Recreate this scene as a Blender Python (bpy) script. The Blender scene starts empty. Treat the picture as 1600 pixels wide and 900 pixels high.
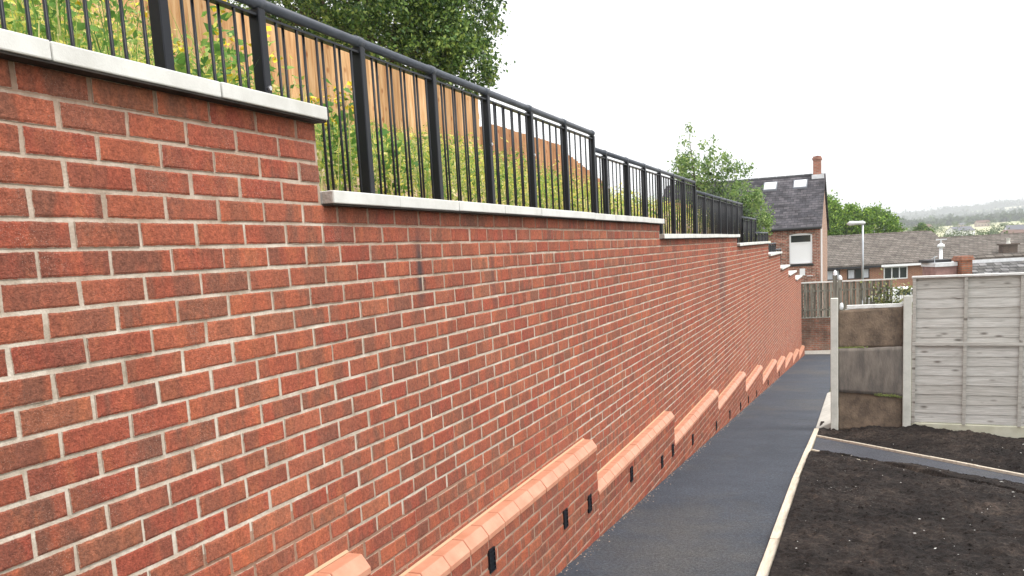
import bpy, math, random
import numpy as np
from mathutils import Vector, noise, Matrix
R = math.radians
rnd = random.Random(11)
C = bpy.context.scene.collection
scene = bpy.context.scene

# ------------------------------------------------------------------ camera
YAW, PITCH, ROLL = 0.38287, 0.14045, -0.05506
F = Vector((-math.sin(YAW)*math.cos(PITCH), math.cos(YAW)*math.cos(PITCH), -math.sin(PITCH)))
Rt = Vector((math.cos(YAW), math.sin(YAW), 0)); Up = Rt.cross(F)
R2 = Rt*math.cos(ROLL)+Up*math.sin(ROLL); U2 = -Rt*math.sin(ROLL)+Up*math.cos(ROLL)
cd = bpy.data.cameras.new('camera'); cam = bpy.data.objects.new('camera', cd); C.objects.link(cam)
cam.matrix_world = Matrix(((R2.x, U2.x, -F.x, 0), (R2.y, U2.y, -F.y, 0), (R2.z, U2.z, -F.z, 0), (0, 0, 0, 1)))
cd.sensor_width = 36; cd.lens = 36*1341.7/1600; cd.shift_y = (587.1-450)/1600
cd.clip_start = 0.05; cd.clip_end = 12000
scene.camera = cam

# ------------------------------------------------------------------ world, sun, exposure
w = bpy.data.worlds.new('World'); scene.world = w; w.use_nodes = True
nt = w.node_tree; nt.nodes.clear()
wo = nt.nodes.new('ShaderNodeOutputWorld'); bg = nt.nodes.new('ShaderNodeBackground')
sky = nt.nodes.new('ShaderNodeTexSky'); sky.sky_type = 'NISHITA'; sky.sun_disc = False
SUN_EL, SUN_AZ = 58, 100       # azimuth measured clockwise from +Y: the sun is veiled, high on the right
sky.sun_elevation = R(SUN_EL); sky.sun_rotation = R(SUN_AZ); sky.air_density = 1.0; sky.dust_density = 3.5; sky.ozone_density = 1.0
hs = nt.nodes.new('ShaderNodeHueSaturation'); hs.inputs['Saturation'].default_value = 0.10; hs.inputs['Value'].default_value = 1.0
tc = nt.nodes.new('ShaderNodeTexCoord'); mp = nt.nodes.new('ShaderNodeMapping'); mp.inputs['Scale'].default_value = (1, 1, 3.5)
cn = nt.nodes.new('ShaderNodeTexNoise'); cn.inputs['Scale'].default_value = 1.6; cn.inputs['Detail'].default_value = 5
cr = nt.nodes.new('ShaderNodeValToRGB'); cr.color_ramp.elements[0].position = .3; cr.color_ramp.elements[0].color = (6.9, 7.1, 7.35, 1)
cr.color_ramp.elements[1].position = .7; cr.color_ramp.elements[1].color = (9.3, 9.4, 9.5, 1)
mx = nt.nodes.new('ShaderNodeMix'); mx.data_type = 'RGBA'; mx.inputs[0].default_value = 0.9
nt.links.new(tc.outputs['Generated'], mp.inputs[0]); nt.links.new(mp.outputs[0], cn.inputs['Vector'])
nt.links.new(cn.outputs['Fac'], cr.inputs[0]); nt.links.new(sky.outputs[0], hs.inputs['Color'])
nt.links.new(hs.outputs[0], mx.inputs[6]); nt.links.new(cr.outputs[0], mx.inputs[7])
sxyz = nt.nodes.new('ShaderNodeSeparateXYZ'); nt.links.new(tc.outputs['Generated'], sxyz.inputs[0])
zg = nt.nodes.new('ShaderNodeMapRange'); zg.inputs[1].default_value = 0; zg.inputs[2].default_value = 1; zg.inputs[3].default_value = 1.0; zg.inputs[4].default_value = 1.35
nt.links.new(sxyz.outputs[2], zg.inputs[0]); vm = nt.nodes.new('ShaderNodeVectorMath'); vm.operation = 'SCALE'
nt.links.new(mx.outputs[2], vm.inputs[0]); nt.links.new(zg.outputs[0], vm.inputs['Scale'])   # overcast sky: brighter overhead
nt.links.new(vm.outputs[0], bg.inputs[0]); bg.inputs[1].default_value = 0.105
nt.links.new(bg.outputs[0], wo.inputs[0])
sd = bpy.data.lights.new('sun', 'SUN'); sun = bpy.data.objects.new('sun', sd); C.objects.link(sun)
sd.energy = 1.5; sd.angle = R(13); sd.color = (1, .96, .9)
az = R(SUN_AZ); d = Vector((math.sin(az)*math.cos(R(SUN_EL)), math.cos(az)*math.cos(R(SUN_EL)), math.sin(R(SUN_EL))))
sun.rotation_euler = d.to_track_quat('Z', 'Y').to_euler()
scene.view_settings.view_transform = 'Standard'; scene.view_settings.look = 'None'
scene.view_settings.exposure = 0.95; scene.view_settings.gamma = 1
scene.cycles.volume_step_rate = 1; scene.cycles.max_bounces = 8; scene.cycles.transparent_max_bounces = 12

# ------------------------------------------------------------------ helpers
def tag(o, label=None, cat=None, group=None, kind=None):
    if label: o['label'] = label
    if cat: o['category'] = cat
    if group: o['group'] = group
    if kind: o['kind'] = kind
    return o

def empty(name, loc=(0, 0, 0), rz=0):
    o = bpy.data.objects.new(name, None); o.location = loc; o.rotation_euler = (0, 0, rz); C.objects.link(o)
    o.empty_display_size = .2
    return o

class MB:
    """collects faces in local coordinates; build() links ONE mesh object"""
    def __init__(s): s.v = []; s.f = []; s.m = []; s.c = []
    def quad(s, pts, mi=0, col=None):
        n = len(s.v); s.v += [tuple(p) for p in pts]; s.f.append(tuple(range(n, n+len(pts)))); s.m.append(mi); s.c.append(col or (0, 0, 0, 1))
    def box(s, x0, x1, y0, y1, z0, z1, mi=0, col=None, rot=None, org=None):
        P = [(x0, y0, z0), (x1, y0, z0), (x1, y1, z0), (x0, y1, z0), (x0, y0, z1), (x1, y0, z1), (x1, y1, z1), (x0, y1, z1)]
        if rot is not None:
            o = Vector(org if org else (0, 0, 0)); P = [tuple(rot @ Vector(p) + o) for p in P]
        n = len(s.v); s.v += P
        for q in ((0, 3, 2, 1), (4, 5, 6, 7), (0, 1, 5, 4), (1, 2, 6, 5), (2, 3, 7, 6), (3, 0, 4, 7)):
            s.f.append(tuple(n+i for i in q)); s.m.append(mi); s.c.append(col or (0, 0, 0, 1))
    def prism(s, prof, a, b, mi=0, axis='y', col=None):
        """profile of (u,v) extruded from a to b; axis y: (u,v)=(x,z); axis x: (u,v)=(y,z)"""
        f = (lambda u, v, t: (u, t, v)) if axis == 'y' else ((lambda u, v, t: (t, u, v)) if axis == 'x' else (lambda u, v, t: (u, v, t)))
        n = len(s.v); k = len(prof)
        s.v += [f(u, v, a) for u, v in prof]+[f(u, v, b) for u, v in prof]
        s.f.append(tuple(n+i for i in range(k))); s.f.append(tuple(n+k+i for i in reversed(range(k)))); s.m += [mi, mi]; s.c += [col or (0, 0, 0, 1)]*2
        for i in range(k):
            j = (i+1) % k; s.f.append((n+i, n+k+i, n+k+j, n+j)); s.m.append(mi); s.c.append(col or (0, 0, 0, 1))
    def tube(s, pts, r, n=8, mi=0, cap=True):
        rs = r if isinstance(r, (list, tuple)) else [r]*len(pts)
        pts = [Vector(p) for p in pts]; base = len(s.v)
        for i, p in enumerate(pts):
            t = (pts[min(i+1, len(pts)-1)]-pts[max(i-1, 0)]).normalized()
            a = t.orthogonal().normalized() if i == 0 else (prev - t*prev.dot(t)).normalized()
            prev = a; b = t.cross(a)
            for k in range(n):
                th = 2*math.pi*k/n; s.v.append(tuple(p+(a*math.cos(th)+b*math.sin(th))*rs[i]))
        for i in range(len(pts)-1):
            for k in range(n):
                k2 = (k+1) % n
                s.f.append((base+i*n+k, base+i*n+k2, base+(i+1)*n+k2, base+(i+1)*n+k)); s.m.append(mi); s.c.append((0, 0, 0, 1))
        if cap:
            s.f.append(tuple(base+k for k in reversed(range(n)))); s.f.append(tuple(base+(len(pts)-1)*n+k for k in range(n))); s.m += [mi, mi]; s.c += [(0, 0, 0, 1)]*2
    def build(s, name, mats, parent=None, bevel=0, smooth=False, color=False, segs=1, loc=None):
        me = bpy.data.meshes.new(name); me.from_pydata(s.v, [], s.f)
        for m in (mats if isinstance(mats, (list, tuple)) else [mats]): me.materials.append(m)
        me.polygons.foreach_set('material_index', s.m)
        if smooth: me.polygons.foreach_set('use_smooth', [True]*len(s.f))
        if color:
            at = me.color_attributes.new('tint', 'FLOAT_COLOR', 'CORNER')
            rows = []
            for f, c in zip(s.f, s.c): rows += list(c) if isinstance(c, list) else [c]*len(f)
            arr = np.array(rows, dtype=np.float32)
            at.data.foreach_set('color', arr.ravel())
        me.update()
        o = bpy.data.objects.new(name, me); C.objects.link(o)
        if parent: o.parent = parent
        if loc: o.location = loc
        if bevel:
            md = o.modifiers.new('bevel', 'BEVEL'); md.width = bevel; md.segments = segs; md.limit_method = 'ANGLE'; md.angle_limit = R(40)
        return o

def np_mesh(name, verts, faces, mats, parent=None, smooth=False, mi=None):
    me = bpy.data.meshes.new(name); verts = np.asarray(verts, np.float32); faces = np.asarray(faces, np.int32)
    me.vertices.add(len(verts)); me.vertices.foreach_set('co', verts.ravel())
    k = faces.shape[1]; me.loops.add(faces.size); me.loops.foreach_set('vertex_index', faces.ravel())
    me.polygons.add(len(faces)); me.polygons.foreach_set('loop_start', np.arange(0, faces.size, k, dtype=np.int32))
    for m in (mats if isinstance(mats, (list, tuple)) else [mats]): me.materials.append(m)
    if mi is not None: me.polygons.foreach_set('material_index', np.asarray(mi, np.int32))
    if smooth: me.polygons.foreach_set('use_smooth', np.ones(len(faces), bool))
    me.update(calc_edges=True); me.validate()
    o = bpy.data.objects.new(name, me); C.objects.link(o)
    if parent: o.parent = parent
    return o

def grid_mesh(name, xs, ys, zf, mat, parent=None, smooth=True):
    nx, ny = len(xs), len(ys)
    V = [(x, y, zf(x, y)) for y in ys for x in xs]
    i = np.arange((nx-1)*(ny-1)); a = (i//(nx-1))*nx+i % (nx-1)
    return np_mesh(name, V, np.stack([a, a+1, a+nx+1, a+nx], 1), mat, parent, smooth)

# ------------------------------------------------------------------ materials
def mat(name, col, rough=.8, spec=.3, metal=0, var=0, vscale=6, col2=None, bump=0, bscale=60, stretch=(1, 1, 1), detail=4, contrast=(.3, .7), coord='Object', bdist=.01):
    m = bpy.data.materials.new(name); m.use_nodes = True; t = m.node_tree; b = t.nodes['Principled BSDF']
    b.inputs['Base Color'].default_value = (*col, 1); b.inputs['Roughness'].default_value = rough
    b.inputs['Specular IOR Level'].default_value = spec; b.inputs['Metallic'].default_value = metal
    if col2 or bump:
        co = t.nodes.new('ShaderNodeTexCoord'); ma = t.nodes.new('ShaderNodeMapping'); ma.inputs['Scale'].default_value = stretch
        t.links.new(co.outputs[coord], ma.inputs[0])
    if col2:
        n = t.nodes.new('ShaderNodeTexNoise'); n.inputs['Scale'].default_value = vscale; n.inputs['Detail'].default_value = detail; n.inputs['Roughness'].default_value = .65
        r = t.nodes.new('ShaderNodeValToRGB'); r.color_ramp.elements[0].position = contrast[0]; r.color_ramp.elements[1].position = contrast[1]
        r.color_ramp.elements[0].color = (*col, 1); r.color_ramp.elements[1].color = (*col2, 1)
        t.links.new(ma.outputs[0], n.inputs['Vector']); t.links.new(n.outputs['Fac'], r.inputs[0]); t.links.new(r.outputs[0], b.inputs['Base Color'])
    if bump:
        n2 = t.nodes.new('ShaderNodeTexNoise'); n2.inputs['Scale'].default_value = bscale; n2.inputs['Detail'].default_value = 6
        bp = t.nodes.new('ShaderNodeBump'); bp.inputs['Strength'].default_value = bump; bp.inputs['Distance'].default_value = bdist
        t.links.new(ma.outputs[0], n2.inputs['Vector']); t.links.new(n2.outputs['Fac'], bp.inputs['Height']); t.links.new(bp.outputs[0], b.inputs['Normal'])
    return m

def N(t, typ, **kw):
    n = t.nodes.new(typ)
    for k, v in kw.items():
        if k in n.inputs: n.inputs[k].default_value = v
        else: setattr(n, k, v)
    return n
def ramp(t, stops, src, interp='LINEAR'):
    r = t.nodes.new('ShaderNodeValToRGB'); r.color_ramp.interpolation = interp
    e = r.color_ramp.elements
    while len(e) < len(stops): e.new(.5)
    for i, (p, c) in enumerate(stops): e[i].position = p; e[i].color = (*c, 1) if len(c) == 3 else c
    t.links.new(src, r.inputs[0]); return r
def mixc(t, fac, a, b, mode='MIX'):
    m = t.nodes.new('ShaderNodeMix'); m.data_type = 'RGBA'; m.blend_type = mode
    for i, v in ((0, fac), (6, a), (7, b)):
        if isinstance(v, (int, float)): m.inputs[i].default_value = v
        elif isinstance(v, tuple): m.inputs[i].default_value = (*v, 1) if len(v) == 3 else v
        else: t.links.new(v, m.inputs[i])
    return m.outputs[2]
def math_(t, op, a, b=None, clamp=False):
    m = t.nodes.new('ShaderNodeMath'); m.operation = op; m.use_clamp = clamp
    for i, v in ((0, a), (1, b)):
        if v is None: continue
        if isinstance(v, (int, float)): m.inputs[i].default_value = v
        else: t.links.new(v, m.inputs[i])
    return m.outputs[0]

def brick_face_material(name='brick_face', edge=(.50, .40, .32), tone=.97, creep=1.32):
    """rustic wire-cut brick: tint attribute = (shade, hue, seed)"""
    m = bpy.data.materials.new(name); m.use_nodes = True; t = m.node_tree; b = t.nodes['Principled BSDF']
    at = N(t, 'ShaderNodeAttribute', attribute_name='tint'); sp = N(t, 'ShaderNodeSeparateColor'); t.links.new(at.outputs['Color'], sp.inputs[0])
    geo = N(t, 'ShaderNodeNewGeometry'); sv = N(t, 'ShaderNodeVectorMath', operation='MULTIPLY'); t.links.new(geo.outputs['Position'], sv.inputs[0]); sv.inputs[1].default_value = (3, 8.0, 2.8)
    off = N(t, 'ShaderNodeCombineXYZ'); s50 = math_(t, 'MULTIPLY', sp.outputs[2], 61.0)
    for i in range(3): t.links.new(s50, off.inputs[i])
    av = N(t, 'ShaderNodeVectorMath', operation='ADD'); t.links.new(sv.outputs[0], av.inputs[0]); t.links.new(off.outputs[0], av.inputs[1])
    band = N(t, 'ShaderNodeTexNoise', Scale=1.25, Detail=2.5, Roughness=.6); t.links.new(av.outputs[0], band.inputs['Vector'])
    base = ramp(t, [(0, (.34, .080, .050)), (.35, (.365, .098, .056)), (.6, (.40, .115, .062)), (.85, (.345, .102, .062)), (1, (.43, .145, .078))], sp.outputs[1])
    bf = ramp(t, [(.43, (0, 0, 0)), (.55, (1, 1, 1))], band.outputs['Fac'])
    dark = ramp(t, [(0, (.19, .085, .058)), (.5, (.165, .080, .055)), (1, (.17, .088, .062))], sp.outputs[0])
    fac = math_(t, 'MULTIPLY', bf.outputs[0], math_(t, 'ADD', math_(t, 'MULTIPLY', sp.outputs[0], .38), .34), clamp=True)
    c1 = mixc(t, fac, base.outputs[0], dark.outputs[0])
    # orange flashes
    of = N(t, 'ShaderNodeTexNoise', Scale=1.5, Detail=5, Roughness=.6)
    av2 = N(t, 'ShaderNodeVectorMath', operation='ADD'); t.links.new(av.outputs[0], av2.inputs[0]); av2.inputs[1].default_value = (7, 3, 9); t.links.new(av2.outputs[0], of.inputs['Vector'])
    ofr = ramp(t, [(.52, (0, 0, 0)), (.74, (.6, .6, .6))], of.outputs['Fac'])
    c2 = mixc(t, ofr.outputs[0], c1, (.50, .155, .07))
    # creased texture, grit
    fine = N(t, 'ShaderNodeTexNoise', Scale=88, Detail=6, Roughness=.85); t.links.new(geo.outputs['Position'], fine.inputs['Vector'])
    fr = ramp(t, [(.36, (.54, .52, .51)), (.5, (1, 1, 1)), (.64, (1.6, 1.55, 1.48))], fine.outputs['Fac'])
    c3 = mixc(t, .85, c2, fr.outputs[0], 'MULTIPLY')
    gr = N(t, 'ShaderNodeTexNoise', Scale=420, Detail=1); t.links.new(geo.outputs['Position'], gr.inputs['Vector'])
    gr2 = N(t, 'ShaderNodeTexNoise', Scale=5, Detail=3); t.links.new(geo.outputs['Position'], gr2.inputs['Vector'])
    gf = math_(t, 'MULTIPLY', ramp(t, [(.66, (0, 0, 0)), (.72, (1, 1, 1))], gr.outputs['Fac']).outputs[0], ramp(t, [(.45, (0, 0, 0)), (.7, (.75, .75, .75))], gr2.outputs['Fac']).outputs[0])
    c4 = mixc(t, gf, c3, (.75, .6, .5))
    # large scale weathering down the wall
    ws = N(t, 'ShaderNodeVectorMath', operation='MULTIPLY'); t.links.new(geo.outputs['Position'], ws.inputs[0]); ws.inputs[1].default_value = (1, 1.5, .35)
    wn = N(t, 'ShaderNodeTexNoise', Scale=1.0, Detail=4, Roughness=.6); t.links.new(ws.outputs[0], wn.inputs['Vector'])
    wr = ramp(t, [(.3, (.84*tone, .83*tone, .84*tone)), (.5, (tone, tone, tone)), (.7, (1.14*tone, 1.08*tone, 1.02*tone))], wn.outputs['Fac'])
    c5 = mixc(t, 1.0, c4, wr.outputs[0], 'MULTIPLY')
    for (sy, sz, wy, wz, amt) in ((3.55, -.03, .05, .26, .95), (4.42, -.11, .05, .2, .7), (13.3, -.50, .6, .9, .6), (10.6, -.25, .35, .4, .2)):
        vs = N(t, 'ShaderNodeVectorMath', operation='SUBTRACT'); t.links.new(geo.outputs['Position'], vs.inputs[0]); vs.inputs[1].default_value = (-1.858, sy, sz)
        vd = N(t, 'ShaderNodeVectorMath', operation='DIVIDE'); t.links.new(vs.outputs[0], vd.inputs[0]); vd.inputs[1].default_value = (100, wy, wz)
        ln = N(t, 'ShaderNodeVectorMath', operation='LENGTH'); t.links.new(vd.outputs[0], ln.inputs[0])
        jl = math_(t, 'ADD', ln.outputs['Value'], math_(t, 'MULTIPLY', math_(t, 'SUBTRACT', gr2.outputs['Fac'], .5), 1.2))
        sr = ramp(t, [(.2, (amt,)*3), (1, (0, 0, 0))], jl); c5 = mixc(t, sr.outputs[0], c5, (.07, .05, .05) if amt > .3 else (.24, .09, .06))
    en = N(t, 'ShaderNodeTexNoise', Scale=42, Detail=5, Roughness=.75); t.links.new(geo.outputs['Position'], en.inputs['Vector'])
    ed = math_(t, 'SUBTRACT', math_(t, 'MULTIPLY', en.outputs['Fac'], creep), at.outputs['Alpha'])
    er = ramp(t, [(.42, (0, 0, 0)), (.60, (.85, .85, .85))], ed); c5 = mixc(t, er.outputs[0], c5, edge)
    t.links.new(c5, b.inputs['Base Color']); b.inputs['Roughness'].default_value = .82; b.inputs['Specular IOR Level'].default_value = .28
    bs = N(t, 'ShaderNodeVectorMath', operation='MULTIPLY'); t.links.new(geo.outputs['Position'], bs.inputs[0]); bs.inputs[1].default_value = (1, .75, 1)
    cre = N(t, 'ShaderNodeTexNoise', Scale=95, Detail=5, Roughness=.7, Distortion=1.4); t.links.new(bs.outputs[0], cre.inputs['Vector'])
    bp = N(t, 'ShaderNodeBump', Strength=1, Distance=.006); t.links.new(cre.outputs['Fac'], bp.inputs['Height']); t.links.new(bp.outputs[0], b.inputs['Normal'])
    return m

def mortar_material(name='mortar'):
    m = bpy.data.materials.new(name); m.use_nodes = True; t = m.node_tree; b = t.nodes['Principled BSDF']
    at = N(t, 'ShaderNodeAttribute', attribute_name='tint'); sp = N(t, 'ShaderNodeSeparateColor'); t.links.new(at.outputs['Color'], sp.inputs[0])
    geo = N(t, 'ShaderNodeNewGeometry')
    n = N(t, 'ShaderNodeTexNoise', Scale=9, Detail=5, Roughness=.7); t.links.new(geo.outputs['Position'], n.inputs['Vector'])
    li = ramp(t, [(.3, (.33, .27, .21)), (.48, (.49, .415, .34)), (.68, (.68, .61, .53))], n.outputs['Fac'])
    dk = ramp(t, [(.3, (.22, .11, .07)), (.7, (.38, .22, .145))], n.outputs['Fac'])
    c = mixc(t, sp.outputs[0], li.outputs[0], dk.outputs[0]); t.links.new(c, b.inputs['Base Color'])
    b.inputs['Roughness'].default_value = .95; b.inputs['Specular IOR Level'].default_value = .1
    f = N(t, 'ShaderNodeTexNoise', Scale=160, Detail=4); t.links.new(geo.outputs['Position'], f.inputs['Vector'])
    bp = N(t, 'ShaderNodeBump', Strength=.6, Distance=.004); t.links.new(f.outputs['Fac'], bp.inputs['Height']); t.links.new(bp.outputs[0], b.inputs['Normal'])
    return m

def brick_tex_material(name, c1, c2, mortar, scale=1.0, axis='YZ', msize=.012, blotch=.5, bw=.225, rh=.075, ns=1.7):
    """procedural bricks / tiles for far walls and roofs; axis picks which object coordinates run along and up"""
    m = bpy.data.materials.new(name); m.use_nodes = True; t = m.node_tree; b = t.nodes['Principled BSDF']
    co = N(t, 'ShaderNodeTexCoord'); s = N(t, 'ShaderNodeSeparateXYZ'); t.links.new(co.outputs['Object'], s.inputs[0])
    cb = N(t, 'ShaderNodeCombineXYZ'); ix = {'X': 0, 'Y': 1, 'Z': 2}
    if axis[0] == 'S': u = math_(t, 'ADD', s.outputs[0], s.outputs[1])
    else: u = s.outputs[ix[axis[0]]]
    t.links.new(u, cb.inputs[0]); t.links.new(s.outputs[ix[axis[1]]], cb.inputs[1])
    br = N(t, 'ShaderNodeTexBrick', Scale=scale); t.links.new(cb.outputs[0], br.inputs['Vector'])
    br.inputs['Color1'].default_value = (*c1, 1); br.inputs['Color2'].default_value = (*c2, 1); br.inputs['Mortar'].default_value = (*mortar, 1)
    br.inputs['Mortar Size'].default_value = msize; br.inputs['Brick Width'].default_value = bw; br.inputs['Row Height'].default_value = rh; br.inputs['Bias'].default_value = -.1
    n = N(t, 'ShaderNodeTexNoise', Scale=ns, Detail=6, Roughness=.75); t.links.new(co.outputs['Object'], n.inputs['Vector'])
    r = ramp(t, [(.3, (1-blotch*.6,)*3), (.7, (1+blotch*.45,)*3)], n.outputs['Fac'])
    t.links.new(mixc(t, 1, br.outputs['Color'], r.outputs[0], 'MULTIPLY'), b.inputs['Base Color'])
    b.inputs['Roughness'].default_value = .9; b.inputs['Specular IOR Level'].default_value = .15
    return m

def leaf_material(name, stops, rough=.5, trans=.3):
    m = bpy.data.materials.new(name); m.use_nodes = True; t = m.node_tree; b = t.nodes['Principled BSDF']
    geo = N(t, 'ShaderNodeNewGeometry'); r = ramp(t, stops, geo.outputs['Random Per Island'])
    n = N(t, 'ShaderNodeTexNoise', Scale=1.3, Detail=3); t.links.new(geo.outputs['Position'], n.inputs['Vector'])
    rr = ramp(t, [(.35, (.7, .75, .7)), (.65, (1.25, 1.2, 1.1))], n.outputs['Fac'])
    c = mixc(t, 1, r.outputs[0], rr.outputs[0], 'MULTIPLY')
    t.links.new(c, b.inputs['Base Color']); b.inputs['Roughness'].default_value = rough; b.inputs['Specular IOR Level'].default_value = .35
    tr = N(t, 'ShaderNodeBsdfTranslucent'); t.links.new(c, tr.inputs['Color'])
    ms = N(t, 'ShaderNodeMixShader'); ms.inputs[0].default_value = trans
    out = t.nodes['Material Output']; t.links.new(b.outputs[0], ms.inputs[1]); t.links.new(tr.outputs[0], ms.inputs[2]); t.links.new(ms.outputs[0], out.inputs['Surface'])
    return m

def asphalt_material(name, c=(.032, .040, .054), c2=(.055, .066, .086)):
    m = bpy.data.materials.new(name); m.use_nodes = True; t = m.node_tree; b = t.nodes['Principled BSDF']
    geo = N(t, 'ShaderNodeNewGeometry')
    n = N(t, 'ShaderNodeTexNoise', Scale=1.6, Detail=5, Roughness=.65)
    sv = N(t, 'ShaderNodeVectorMath', operation='MULTIPLY'); sv.inputs[1].default_value = (.9, .9, 1); t.links.new(geo.outputs['Position'], sv.inputs[0]); t.links.new(sv.outputs[0], n.inputs['Vector'])
    r = ramp(t, [(.3, c), (.7, c2)], n.outputs['Fac'])
    g = N(t, 'ShaderNodeTexVoronoi', Scale=190); t.links.new(geo.outputs['Position'], g.inputs['Vector'])
    gn = N(t, 'ShaderNodeTexNoise', Scale=52, Detail=6, Roughness=.85); t.links.new(geo.outputs['Position'], gn.inputs['Vector'])
    gr = ramp(t, [(.36, (.45, .45, .45)), (.5, (1, 1, 1)), (.64, (1.9, 1.9, 1.85))], gn.outputs['Fac'])
    c1 = mixc(t, .9, r.outputs[0], gr.outputs[0], 'MULTIPLY')
    sp = N(t, 'ShaderNodeTexVoronoi', Scale=26); t.links.new(geo.outputs['Position'], sp.inputs['Vector'])
    spr = ramp(t, [(.0, (1, 1, 1)), (.045, (0, 0, 0))], sp.outputs['Distance'])
    sc = N(t, 'ShaderNodeSeparateColor'); t.links.new(sp.outputs['Color'], sc.inputs[0])
    sf = math_(t, 'MULTIPLY', spr.outputs[0], math_(t, 'GREATER_THAN', sc.outputs[0], .8))
    wn = N(t, 'ShaderNodeTexNoise', Scale=.55, Detail=6, Roughness=.7); t.links.new(geo.outputs['Position'], wn.inputs['Vector'])
    c1 = mixc(t, ramp(t, [(.48, (0, 0, 0)), (.68, (.7, .7, .7))], wn.outputs['Fac']).outputs[0], c1, mixc(t, 1, gr.outputs[0], (.082, .078, .072), 'MULTIPLY'))
    c2_ = mixc(t, sf, c1, (.35, .35, .33))
    t.links.new(c2_, b.inputs['Base Color']); b.inputs['Roughness'].default_value = .7; b.inputs['Specular IOR Level'].default_value = .35
    bp = N(t, 'ShaderNodeBump', Strength=1, Distance=.012); t.links.new(gn.outputs['Fac'], bp.inputs['Height']); t.links.new(bp.outputs[0], b.inputs['Normal'])
    return m

def soil_material(name):
    m = bpy.data.materials.new(name); m.use_nodes = True; t = m.node_tree; b = t.nodes['Principled BSDF']
    geo = N(t, 'ShaderNodeNewGeometry')
    n = N(t, 'ShaderNodeTexNoise', Scale=1.4, Detail=7, Roughness=.7); t.links.new(geo.outputs['Position'], n.inputs['Vector'])
    r = ramp(t, [(.35, (.015, .0115, .0105)), (.52, (.030, .023, .020)), (.7, (.068, .052, .043))], n.outputs['Fac'])
    f = N(t, 'ShaderNodeTexNoise', Scale=55, Detail=6, Roughness=.8); t.links.new(geo.outputs['Position'], f.inputs['Vector'])
    fr = ramp(t, [(.32, (.45, .45, .45)), (.52, (1, 1, 1)), (.72, (2.2, 2.1, 2.0))], f.outputs['Fac'])
    c = mixc(t, .9, r.outputs[0], fr.outputs[0], 'MULTIPLY')
    cl = N(t, 'ShaderNodeTexNoise', Scale=13, Detail=6, Roughness=.8); t.links.new(geo.outputs['Position'], cl.inputs['Vector'])
    c = mixc(t, .9, c, ramp(t, [(.38, (.5, .5, .5)), (.5, (.95, .95, .95)), (.64, (1.9, 1.8, 1.75))], cl.outputs['Fac']).outputs[0], 'MULTIPLY')
    # dry chalky crumbs gathered in patches
    p = N(t, 'ShaderNodeTexNoise', Scale=1.1, Detail=3); t.links.new(geo.outputs['Position'], p.inputs['Vector'])
    q = N(t, 'ShaderNodeTexNoise', Scale=60, Detail=3, Roughness=.7); t.links.new(geo.outputs['Position'], q.inputs['Vector'])
    pf = math_(t, 'MULTIPLY', ramp(t, [(.5, (0, 0, 0)), (.68, (1, 1, 1))], p.outputs['Fac']).outputs[0], ramp(t, [(.6, (0, 0, 0)), (.68, (1, 1, 1))], q.outputs['Fac']).outputs[0])
    c = mixc(t, pf, c, (.19, .17, .155))
    t.links.new(c, b.inputs['Base Color']); b.inputs['Roughness'].default_value = .92; b.inputs['Specular IOR Level'].default_value = .22
    bp = N(t, 'ShaderNodeBump', Strength=1, Distance=.05); t.links.new(math_(t, 'ADD', cl.outputs['Fac'], math_(t, 'MULTIPLY', f.outputs['Fac'], .35)), bp.inputs['Height']); t.links.new(bp.outputs[0], b.inputs['Normal'])
    return m

M = {}
M['brick'] = brick_face_material(); M['plinth_brick'] = brick_face_material('plinth_brick', (.34, .20, .14), .86, 1.25); M['mortar'] = mortar_material()
M['core'] = brick_tex_material('brick_core', (.36, .09, .05), (.26, .075, .045), (.5, .44, .36), axis='SZ')
M['stone'] = mat('cast_stone', (.54, .525, .49), .85, .2, col2=(.70, .69, .66), vscale=4, bump=.25, bscale=180, contrast=(.25, .6), bdist=.003)
M['coping_shade'] = mat('dark_coping_shade', (.028, .024, .022), .9, .1, col2=(.06, .05, .045), vscale=12)  # near-black colour for the shade under the copings
M['stone_side'] = mat('cut_stone', (.33, .29, .26), .9, .2, col2=(.5, .46, .42), vscale=20, bump=.6, bscale=60)
M['cant'] = mat('smooth_orange_brick', (.50, .21, .125), .45, .4, col2=(.62, .31, .205), vscale=7, bump=.12, bscale=220, contrast=(.3, .75), bdist=.002)
M['cant_joint'] = mat('red_joint', (.26, .085, .05), .9, .1)
M['black'] = mat('black_paint', (.007, .008, .012), .42, .28, bump=.08, bscale=300, bdist=.001)
M['rail'] = mat('weathered_black_handrail', (.045, .052, .068), .5, .4, col2=(.075, .085, .105), vscale=9, bump=.1, bscale=150, bdist=.001)
M['bolt'] = mat('zinc_bolt', (.55, .55, .57), .35, .5, metal=.8)
M['asphalt'] = asphalt_material('fresh_asphalt'); M['asphalt2'] = asphalt_material('side_asphalt', (.045, .048, .06), (.07, .074, .09))
M['edging'] = mat('pale_timber_edging', (.50, .42, .32), .85, .15, col2=(.72, .65, .54), vscale=7, stretch=(6, .6, 3), bump=.3, bscale=60)
M['soil'] = soil_material('topsoil')
M['pebble'] = mat('pale_pebble', (.55, .53, .5), .8, .2, col2=(.75, .73, .7), vscale=40)
M['concrete'] = mat('concrete_post', (.50, .50, .45), .92, .1, col2=(.68, .67, .61), vscale=6, bump=.4, bscale=90, bdist=.003)
M['concrete_green'] = mat('algae_concrete', (.50, .48, .36), .92, .1, col2=(.64, .62, .50), vscale=5, bump=.4, bscale=70, bdist=.003)
M['rust'] = mat('rusty_sheet', (.105, .080, .062), .88, .15, col2=(.225, .165, .118), vscale=5.5, detail=12, stretch=(1, 1, .8), bump=.8, bscale=50, contrast=(.38, .62))
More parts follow.
